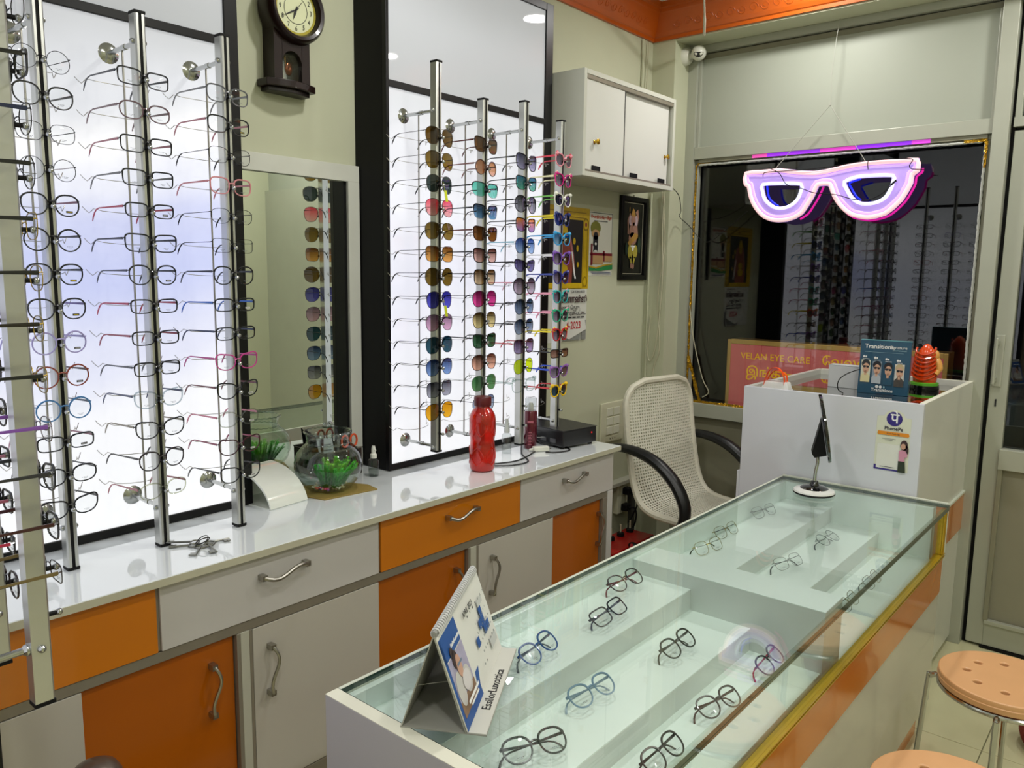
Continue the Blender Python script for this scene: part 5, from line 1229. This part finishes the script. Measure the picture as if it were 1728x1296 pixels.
# ------------------------------------------------------------------ prints on the wall
def prints():
    rot = (PI/2, 0, PI/2); X = XW+.0008
    # large dated calendar with yellow arch
    t = thing('wall_calendar', 'large wall calendar with yellow temple arch and tear-off date sheets', 'calendar', (XW, 2.79, 1.50)); b = Board(t, rot, (.001,0,0))
    YG = M('print_gold', 'c9a814', .45, noise=.25, nscale=50); DKR = M('print_dark_curtain', '1c1a14', .5, noise=.3, nscale=40, stretch=(1,6,.6)); WPp = M('poster_white', 'cfd0c8', .5, noise=.05)
    b.shapes('sheet', WPp, [('r', -.17, .160, -.295, -.06)]); b.shapes('sheet', WPp, [('r', -.17, .165, -.06, .05)])
    b.shapes('arch_print', YG, [('r', -.185, .165, -.065, .285)]); b.shapes('backdrop_print', DKR, [('r', -.130, .115, -.05, .232)])
    YD = M('print_gold_shade', '8f7408', .45)
    b.shapes('arch_moulding_print', YD, [('r', -.16, .14, .240, .244), ('r', -.16, .14, .262, .266), ('r', .120, .123, -.06, .235), ('r', .150, .153, -.06, .235), (.138, .215, .024, .028), (.138,-.035,.018,.025)])
    b.shapes('arch_boss_print', YG, [(.138, .215, .017, .020), (.138,-.035,.011,.017)]); b.shapes('arch_boss_print', M('print_maroon', '7c1c28', .5), [(.138,.215,.007,.009), (0,.253,.012,.006)])
    b.shapes('figure_print', M('print_robe', '8c4434', .5, noise=.4, nscale=70), [[(-.085,-.045),(.035,-.045),(.042,.03),(.030,.11),(.014,.165),(-.060,.165),(-.080,.10),(-.095,.02)]])
    b.shapes('garland_print', M('print_garland', 'b06c6c', .5, noise=.4, nscale=120), [[(.010,.17),(.022,.165),(.050,.08),(.062,.0),(.052,-.002),(.038,.07)], [(-.055,.17),(-.066,.165),(-.088,.08),(-.095,.0),(-.086,-.002),(-.074,.07)]])
    b.shapes('crown_print', YG, [[(-.050,.165),(.004,.165),(-.004,.195),(-.022,.215),(-.040,.195)], (-.022,.15,.020,.022), (-.03,.02,.035,.022), (-.03,.06,.028,.02), (.05,.14,.010,.014), (.075,.11,.008,.014), (.08,.04,.008,.012)])
    b.shapes('scarf_print', M('print_white'), [[(.030,.095),(.038,.095),(.060,.0),(.068,-.02),(.058,-.022),(.050,.0)]])
    b.shapes('arch_print', YG, [('r', -.13, .115, -.062, -.040)]); 
    b.txt('ல.பினான்ஸ்', .040, M('print_red_black', '34161a', .5), .030, -.112, bold=.0012, sx=.95); b.txt('Cell: 93800 98750', .014, INK, .085, -.078); 
    b.txt('ஆபரணத் ெதரு.', .024, INK, .0, -.148); b.txt('Tதாராபுரம்ேபட்ைட', .022, INK, .035, -.172, bold=.0003); b.shapes('small_print_line', INK, [('r', -.05+.032*i, -.026+.032*i, -.193, -.187) for i in range(6)])
    b.shapes('tear_sheet', M('tear_sheet', 'd8d8d2', .5), [[(-.10,-.200),(.135,-.198),(.15,-.245),(.02,-.285),(-.06,-.262)]], z=.0095)
    b.txt('4-2023', .046, M('print_red', 'b02430', .5), .050, -.226, z=.0100, bold=.0010, sx=.85); b.k = 16
    b.shapes('small_print_block', M('small_print', '8a8c88', .6, noise=.5, nscale=160), [('r', -.02, .105, -.29, -.262), ('r', .118, .150, -.29, -.205)])
    # small temple poster
    t = thing('temple_poster', 'small white temple poster between the calendar and black framed picture', 'poster', (XW, 3.05, 1.635)); b = Board(t, rot, (.001,0,0))
    b.shapes('sheet', M('poster_cream', 'd8d8cc', .5), [('r', -.093, .095, -.142, .142)]); b.shapes('border_print', M('print_green_dark', '24402c', .5), [('r', -.090, .092, .136, .139), ('r', .089, .092, -.06, .139)])
    b.txt('கோவில் திருவிழா'.replace('கோ', 'ேகா'), .017, M('print_orange_red', 'c04a1c', .5), .0, .118, bold=.0006); b.shapes('small_print_line', INK, [('r', -.06, .05, .100, .103)])
    b.shapes('dome_print', M('print_olive', '7c7c2c', .5, noise=.3, nscale=60), [(-.045, .070, .040, .030)]); b.shapes('dome_print', M('print_buff', 'c09a6c', .5), [(-.045, .045, .032, .018)])
    b.shapes('shrine_print', M('print_charcoal', '1c1c20', .5), [('r', -.062, -.026, -.035, .035), (-.044, .035, .018, .018)]); b.shapes('shrine_beads_print', PAPER, [(-.044,.0,.008,.006),(-.066,-.02,.004,.012),(-.022,-.02,.004,.012),(-.044,-.032,.014,.004)])
    b.shapes('platform_print', M('print_maroon'), [('r', -.085, .092, -.052, -.040), ('r', -.080, -.068, -.095, .0), ('r', .018, .030, -.078, -.03)]); b.shapes('platform_print', M('print_buff'), [('r', -.066, .018, -.09, -.052), ('r', .030, .092, -.078, -.052)])
    b.shapes('ground_print', M('print_green', '2c8c4c', .5), [[(-.093,-.105),(-.04,-.112),(.02,-.100),(.095,-.092),(.095,-.112),(.0,-.120),(-.093,-.120)]]); b.shapes('ground_print', YG, [[(-.093,-.098),(-.04,-.104),(.02,-.092),(.095,-.085),(.095,-.090),(.02,-.098),(-.04,-.110),(-.093,-.104)]])
    b.shapes('small_print_line', M('print_navy', '24346c', .5), [('r', -.08, .08, -.128, -.125), ('r', -.07, .085, -.135, -.132)])
    # framed painting of a dancing elephant-headed figure
    t = thing('framed_picture', 'narrow black framed picture of a dancing elephant headed deity by the corner', 'picture', (XW, 3.315, 1.67)); 
    BKp = M('picture_ground', '0f100c', .35, noise=.3, nscale=20)
    w2, h2 = .120, .195
    for bb in ((-w2,-w2+.022,-h2,h2),(w2-.022,w2,-h2,h2),(-w2+.022,w2-.022,-h2,-h2+.022),(-w2+.022,w2-.022,h2-.022,h2)):
        box('frame_bar', (.001,.018,bb[0],bb[1],bb[2],bb[3]), BLACK, t, .0015)
    b = Board(t, rot, (.004,0,0)); b.shapes('canvas', BKp, [('r', -w2+.02, w2-.02, -h2+.02, h2-.02)])
    b.shapes('liner', M('liner_pale', 'c8c4ac', .4), [('r', -w2+.03, w2-.03, h2-.030, h2-.0275), ('r', w2-.032, w2-.0295, -h2+.03, h2-.03), ('r', -w2+.03, w2-.03, -h2+.0275, -h2+.030)])
    SKp = M('paint_rose', '9c7464', .5, noise=.3, nscale=50); YP = M('paint_yellow', 'a89c3c', .5, noise=.25, nscale=70); GP = M('paint_gold', 'a8803c', .5, noise=.3, nscale=80); LP_ = M('paint_lilac', 'b8a0a8', .5, noise=.3, nscale=60)
    b.shapes('painted_arms', SKp, [[(-.050,.085),(-.028,.120),(-.020,.115),(-.040,.08),(-.035,.02),(-.045,.02)], [(.020,.125),(.044,.140),(.050,.100),(.040,.06),(.048,.02),(.036,.01),(.026,.06),(.038,.10)]])
    b.shapes('painted_body', SKp, [(0,.035,.034,.034), (0,.0,.036,.030)]); b.shapes('painted_sash', GP, [[(-.045,-.02),(.02,.03),(.048,.02),(.045,.005),(-.03,-.035)]])
    b.shapes('painted_ears', LP_, [(-.024,.085,.016,.024), (.026,.085,.015,.024)]); b.shapes('painted_head', SKp, [(0,.085,.020,.026), [(-.004,.075),(.012,.078),(.010,.045),(.020,.028),(.010,.024),(-.002,.045)]])
    b.shapes('painted_crown', GP, [[(-.022,.105),(.020,.105),(.008,.135),(-.006,.142)], (-.035,.135,.003,.012)]); b.shapes('painted_trousers', YP, [(-.022,-.062,.022,.034), (.022,-.060,.022,.032), [(-.03,-.085),(-.012,-.085),(-.004,-.115),(-.014,-.12)], [(.03,-.085),(.012,-.085),(.004,-.115),(.014,-.12)]])
    b.shapes('painted_feet', SKp, [(-.010,-.128,.008,.014), (.008,-.130,.008,.014)]); b.shapes('painted_belt', PAPER, [(0,-.036,.022,.005), (0,-.048,.008,.010)]); b.shapes('painted_peacock', M('paint_green', '24382c', .5, noise=.4, nscale=60), [(.056,-.03,.014,.04), (-.056,-.05,.012,.03)])
    MB().tube([(.004,0,h2),(.006,0,h2+.010)], .004, 6).obj('hanging_loop', STEEL, t)
prints()
def switches():
    t = thing('switch_board', 'ivory wall switch board with rocker switches above the worktop end', 'switch', (XW, 3.18, .80)); IV = M('switch_ivory', 'd0cfb4', .4)
    MB().box(.0006, .012, -.10, .10, -.10, .095).obj('plate', IV, t, bev=.003)
    for i in range(2):
        for j in range(3): MB().box(.012, .016, -.055+.06*i, -.005+.06*i, .030-.045*j, .068-.045*j).obj('rocker', M('rocker_white', 'dcdcc8', .35), t, bev=.0015)
    MB().box(.012, .0135, -.06, .06, -.093, -.070).obj('socket_face', IV, t, bev=.001)
    for y in (-.02,.0,.02): MB().tube([(.013,y,-.082),(.0145,y,-.082)], .003, 8).obj('socket_hole', INK, t)
    t = thing('power_socket', 'ivory power socket low on the wall with two black plugs', 'socket', (XW, 3.28, .40))
    MB().box(.0006, .03, -.06, .10, -.07, .09).obj('box', IV, t, bev=.003)
    for y, z in ((-.01,.045),(.04,.0)): MB().box(.03,.034,y-.02,y+.02,z-.02,z+.02).obj('socket_face', M('rocker_white'), t, bev=.001)
    for y, z, l in ((-.01,.045,'black moulded plug in the upper socket by the cabinet end'), (-.02,-.035,'black moulded plug hanging below the ivory power socket')):
        q = thing('plug', l, 'plug', (XW+.035, 3.28+y, .40+z)); MB().box(0,.035,-.02,.02,-.018,.018).obj('plug_body', BLACKM, q, bev=.006); MB().tube(sm([(.035,0,0),(.06,.02,-.005),(.05,.04,-.08),(.03,.0,-.16)], 4), .004, 6).obj('cord', BLACKM, q, smooth=True)
    t = thing('wooden_ledge', 'pale wooden ledge along the wall behind the cane chair', 'ledge', (XW, 3.05, .50)); MB().box(.0006, .05, -.42, .38, -.02, .0).obj('ledge_board', GREYW, t, bev=.002); box('ledge_batten', (.0006,.02,-.42,.38,-.05,-.02), GREYW, t)
switches()
def cctv():
    t = thing('security_camera', 'white ball security camera on the reveal above the window corner', 'camera', (-1.93, 3.545, 2.53))
    Wm = M('camera_white', 'd8d8cc', .3, coat=.3)
    MB().lathe([(0,.030),(.028,.030),(.037,.020),(.042,.001),(.042,0),(0,0)], (0,0,0), 28, 'x').obj('mount', Wm, t, smooth=True)
    MB().tube([(.026,0,0),(.050,-.006,.0)], .013, 10).obj('neck', Wm, t, smooth=True)
    C0 = Vector((.078,-.012,.004)); b = MB().ball(C0, .035, seg=24, rings=16).obj('ball_head', Wm, t, smooth=True)
    d = Vector((.42,-.90,-.42)).normalized(); s = d.cross(Vector((0,0,1))).normalized(); u_ = s.cross(d)
    vs = []; n = 24
    for i in range(n):
        a = 2*PI*i/n; x = .80*math.cos(a); y_ = .36*math.sin(a)+.22*math.cos(a)**2-.05
        vs.append(C0+(d+s*x+u_*y_).normalized()*.0356)
    vs.append(C0+d*.0362); MB().add(vs, [(i, (i+1) % n, n) for i in range(n)]).obj('lens_window', M('gloss_black'), b, smooth=True)
    o = MB().tube(sm([(-1.60,3.02,2.735),(-1.62,3.10,2.68),(-1.69,3.26,2.61),(-1.745,3.37,2.56)], 5), [.004]*11+[.006]*5, 6).obj('cord', M('cord_white', 'c9c8b8', .5), smooth=True)
    tag(o, 'white cord dangling from the ceiling in front of the security camera', 'cord')
cctv()

# ------------------------------------------------------------------ woven cane office chair
def chair():
    t = thing('cane_chair', 'white woven cane swivel chair with black loop armrests by the window', 'chair', (-1.525, 3.07, 0), R(-9))
    P = sm([(-.235,0,1.04),(-.232,0,.985),(-.215,0,.84),(-.19,0,.70),(-.165,0,.60),(-.125,0,.53),(-.06,0,.50),(.05,0,.495),(.17,0,.50),(.245,0,.508)], 8)
    # resample by arc length
    L = [0]
    for a, b in zip(P[:-1], P[1:]): L.append(L[-1]+(b-a).length)
    tot = L[-1]
    def at(s):
        s = max(0, min(tot, s))
        for i in range(len(L)-1):
            if s <= L[i+1]+1e-9:
                q = (s-L[i])/max(1e-9, L[i+1]-L[i]); p = P[i].lerp(P[i+1], q); d = (P[i+1]-P[i]).normalized(); return p, Vector((-d.z, 0, d.x))
    HW = .225
    def width(s):
        r_ = .11
        w_ = HW
        for e in (s, tot-s):
            if e < r_: w_ = min(w_, HW-r_+math.sqrt(max(0, r_*r_-(r_-e)**2)))
        return w_
    def pt(s, x):
        p, n_ = at(s); bow = .018*(1-(x/HW)**2); return Vector((p.x, x, p.z))-n_*bow*(-1)
    CN = M('cane_offwhite', 'd6d4c4', .5, noise=.12, nscale=40)
    ns, nx = 64, 30; vs = []; fs = []; ds = (tot-.03)/ns; dx = 2*(HW-.012)/nx
    idx = {}
    def v(s, x):
        k = (round(s, 5), round(x, 5))
        if k not in idx: idx[k] = len(vs); vs.append(pt(s, x))
        return idx[k]
    for i in range(ns):
        for j in range(nx):
            s0, x0 = .015+i*ds, -HW+.012+j*dx; s1, x1 = s0+ds, x0+dx; sm_, xm = (s0+s1)/2, (x0+x1)/2
            if abs(xm) > width(sm_)-.006: continue
            o = [(s0,x0),(s0,xm),(s0,x1),(sm_,x1),(s1,x1),(s1,xm),(s1,x0),(sm_,x0)]; h = .44+.06*((i+j) % 2)
            inn = [(sm_+(a-sm_)*(h if (a != sm_ and b_ != xm) else h*1.35)*1.0, xm+(b_-xm)*(h if (a != sm_ and b_ != xm) else h*1.35)) for a, b_ in o]
            O = [v(a, b_) for a, b_ in o]; I = [v(a, b_) for a, b_ in inn]
            for k in range(8): fs.append((O[k], O[(k+1) % 8], I[(k+1) % 8], I[k]))
    o = MB().add(vs, fs).obj('woven_cane', CN, t, kind='stuff'); md = o.modifiers.new('thick', 'SOLIDIFY'); md.thickness = .004
    rim = []; N = 40
    for i in range(N+1): s = tot*i/N; rim.append((s, width(s)))
    side = [pt(s, w_) for s, w_ in rim]+[pt(s, -w_) for s, w_ in rim[::-1]]
    mb = MB(); mb.tube(side, [.0145+.0008*(i % 2) for i in range(len(side))], 8, True); mb.obj('wrapped_rim', M('cane_rim', 'd2cebc', .5, noise=.15, nscale=70), t, smooth=True)
    ring = MB()
    for i in range(2, 60):
        s = tot*i/61
        for sg in (1, -1):
            a, b = pt(s, (width(s)-.004)*sg), pt(s, (width(s)-.030)*sg); ring.tube([a, b], .0028, 4)
    ring.obj('edge_lacing', CN, t, kind='stuff')
    AB = M('arm_black', '0d0f12', .38)
    for sg in (1, -1):
        y = sg*.262
        path = sm([(-.29,y*.97,.752),(-.22,y,.765),(-.12,y,.762),(-.02,y,.735),(.07,y,.675),(.125,y,.595),(.13,y,.53),(.09,y*.95,.462),(.05,y*.9,.44)], 5)
        n = len(path); MB().tube(path, [.016+.012*math.sin(PI*i/(n-1)) for i in range(n)], 10, flat=.9, up=(0,1,0)).obj('armrest', AB, t, smooth=True)
        MB().tube([(.08,y*.97,.465),(.0,sg*.12,.452)], .011, 8).obj('arm_bracket', BLACKM, t)
        MB().tube([(.083,y*1.08,.48),(.083,y*1.0,.48)], .006, 8).obj('bolt', STEEL, t)
    MB().box(-.12,.12,-.11,.11,.435,.462).obj('seat_plate', BLACKM, t, bev=.004); MB().tube([(0,.1,.445),(.02,.32,.440)], .007, 8).obj('lever', BLACKM, t)
    MB().lathe([(0,.10),(.03,.10),(.028,.26),(.02,.27),(.02,.435),(0,.435)], seg=20).obj('gas_column', BLACKM, t, smooth=True)
    for k in range(5):
        a = 2*PI*k/5+.4; d = Vector((math.cos(a), math.sin(a), 0)); MB().tube([d*.02+Vector((0,0,.115)), d*.17+Vector((0,0,.095)), d*.28+Vector((0,0,.072))], [.02,.016,.012], 8).obj('base_spoke', BLACKM, t, smooth=True)
        c = d*.28; q = MB().lathe([(0,-.012),(.024,-.012),(.027,-.006),(.027,.006),(.024,.012),(0,.012)], (c.x, c.y, .0275), 18, 'y').obj('caster', M('caster_black', '18181a', .4), t, smooth=True)
        MB().tube([c+Vector((0,0,.05)), c+Vector((0,0,.075))], .007, 8).obj('caster_stem', STEEL, q)
chair()
def battery():
    t = thing('inverter_battery', 'red inverter battery on the floor between the cabinet and cane chair', 'battery', (-1.80, 2.87, 0))
    RD = M('battery_red', 'a81410', .32, noise=.12, nscale=10, coat=.2)
    X, Y = .10, .25
    MB().box(-X, X, -Y, Y, 0, .27).obj('battery_case', M('battery_case_red', '7c0c0c', .4), t, bev=.006)
    MB().box(-X-.008, X+.008, -Y-.008, Y+.008, .27, .30).obj('lid_rim', RD, t, bev=.005); MB().box(-X+.002, X-.05, -Y+.01, Y-.01, .30, .318).obj('lid_step', RD, t, bev=.004)
    for i in range(5): box('grip_rib', (X+.0078, X+.0105, -Y+.02, Y-.02, .20+.012*i, .205+.012*i), RD, t)
    for i in range(6):
        y = -.20+.08*i; q = MB().lathe([(0,.318),(.017,.318),(.017,.332),(.012,.336),(0,.336)], (-.055, y, 0), 18).obj('vent_cap', BLACKM, t, smooth=True)
        MB().tube([(-.055,y,.336),(-.055,y,.372)], .0038, 8).obj('level_indicator', M('indicator_cream', 'c9c4a8', .4), q)
    for y, c in ((-.19,'red'),(.19,'black')): MB().lathe([(0,.30),(.012,.30),(.010,.326),(0,.326)], (.070,y,0), 14).obj('terminal', M('lead_grey', '5c5c5c', .4, .8), t, smooth=True)
    MB().ball((.066,.03,.325), .022, .018, .014).obj('terminal_clamp', BLACKM, t, smooth=True)
    MB().tube(sm([(.066,.02,.33),(.085,-.03,.30),(.112,-.10,.22),(.118,-.16,.10),(.118,-.2,.02)], 5), .008, 8).obj('red_cable', M('cable_red', 'a01824', .4), t, smooth=True)
    o = MB().box(-2.01,-1.99,3.30,3.335,.0,.44).obj('metal_post', M('post_dark', '3c3c36', .5)); tag(o, 'dark thin metal post standing against the wall behind the battery', 'post')
battery()

# ------------------------------------------------------------------ stools
def stools():
    PE = M('stool_peach', 'd8a574', .35, noise=.08, nscale=14, coat=.2)
    def mk(loc, rz, lab, rad=.157):
        t = thing('plastic_stool', lab, 'stool', loc, rz); H = .45
        circ = [(rad*math.cos(a), rad*math.sin(a)) for a in [2*PI*i/64 for i in range(64)]]
        holes = []
        for k in range(8):
            a = 2*PI*k/8+.3; c = (.088*math.cos(a), .088*math.sin(a)); holes.append([(c[0]+.0135*math.cos(q), c[1]+.0135*math.sin(q)) for q in [2*PI*i/18 for i in range(18)]])
        c0 = [(r_ * math.cos(a), r_ * math.sin(a)) for r_, a in [(rad-.004, 2*PI*i/64) for i in range(64)]]
        flat_curve('seat', [c0]+holes, PE, t, .010, loc=(0,0,H-.0085), bev=.0035)
        MB().lathe([(rad-.012,H-.034),(rad-.001,H-.030),(rad+.001,H-.016),(rad-.003,H-.010),(rad-.010,H-.012),(rad-.016,H-.02)], seg=64).obj('seat_rim', PE, t, smooth=True)
        MB().tube([((rad-.004)*math.cos(a), (rad-.004)*math.sin(a), H-.040) for a in [2*PI*i/48 for i in range(48)]], .006, 8, True).obj('ring_frame', CHROME, t, smooth=True)
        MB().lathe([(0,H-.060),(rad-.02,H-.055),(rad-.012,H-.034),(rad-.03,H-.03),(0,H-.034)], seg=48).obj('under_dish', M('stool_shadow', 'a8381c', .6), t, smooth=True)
        for k in range(4):
            a = k*PI/2+.2; c, s = math.cos(a), math.sin(a)
            pts = [((rad-.012)*c, (rad-.012)*s, H-.044), ((rad+.006)*c, (rad+.006)*s, H-.043), ((rad+.018)*c, (rad+.018)*s, H-.052), ((rad+.022)*c, (rad+.022)*s, H-.075), ((rad+.045)*c, (rad+.045)*s, .012)]
            lg = MB().tube(sm(pts, 3), .0075, 8).obj('leg', CHROME, t, smooth=True)
            MB().tube([((rad+.044)*c, (rad+.044)*s, .0), ((rad+.043)*c, (rad+.043)*s, .022)], .0105, 10).obj('rubber_foot', BLACKM, lg)
    mk((-.262, 2.365, 0), R(172), 'peach plastic stool with holes and chrome legs, nearer the glass door')
    mk((-.262, 1.735, 0), R(120), 'peach plastic stool nearest the camera beside the glass counter')
    t = thing('round_mat_roll', 'small red brown bristly round cushion on the floor past the stools', 'cushion', (-.165, 2.93, 0))
    RB_ = M('bristle_red', '8c3428', .8, noise=.5, nscale=160, bump=.9, bscale=240)
    mb = MB()
    for i in range(16): z = .008+i*.007; rr = .082+.02*math.sin(PI*i/15); mb.tube([(rr*math.cos(a)+.001*math.sin(a*40), rr*math.sin(a), z) for a in [2*PI*k/60 for k in range(60)]], .0055, 5, True)
    mb.obj('coiled_side', RB_, t, smooth=True); MB().lathe([(0,.0),(.08,.0),(.08,.116),(.06,.124),(0,.127)], seg=40).obj('cushion_core', RB_, t, smooth=True)
    t = thing('domed_post', 'brown domed cap on a slim metal post at the orange cabinet door', 'post', (-1.443, .540, 0)); BD = M('brown_metal', '5c5046', .35, .4, coat=.3)
    MB().lathe([(0,0),(.10,0),(.10,.008),(.03,.02),(.018,.03),(.018,.55),(0,.55)], seg=28).obj('post_base', BD, t, smooth=True); MB().lathe([(0,.545),(.040,.548),(.046,.558),(.045,.574),(.036,.590),(.018,.600),(0,.602)], seg=32).obj('dome_cap', BD, t, smooth=True)
stools()
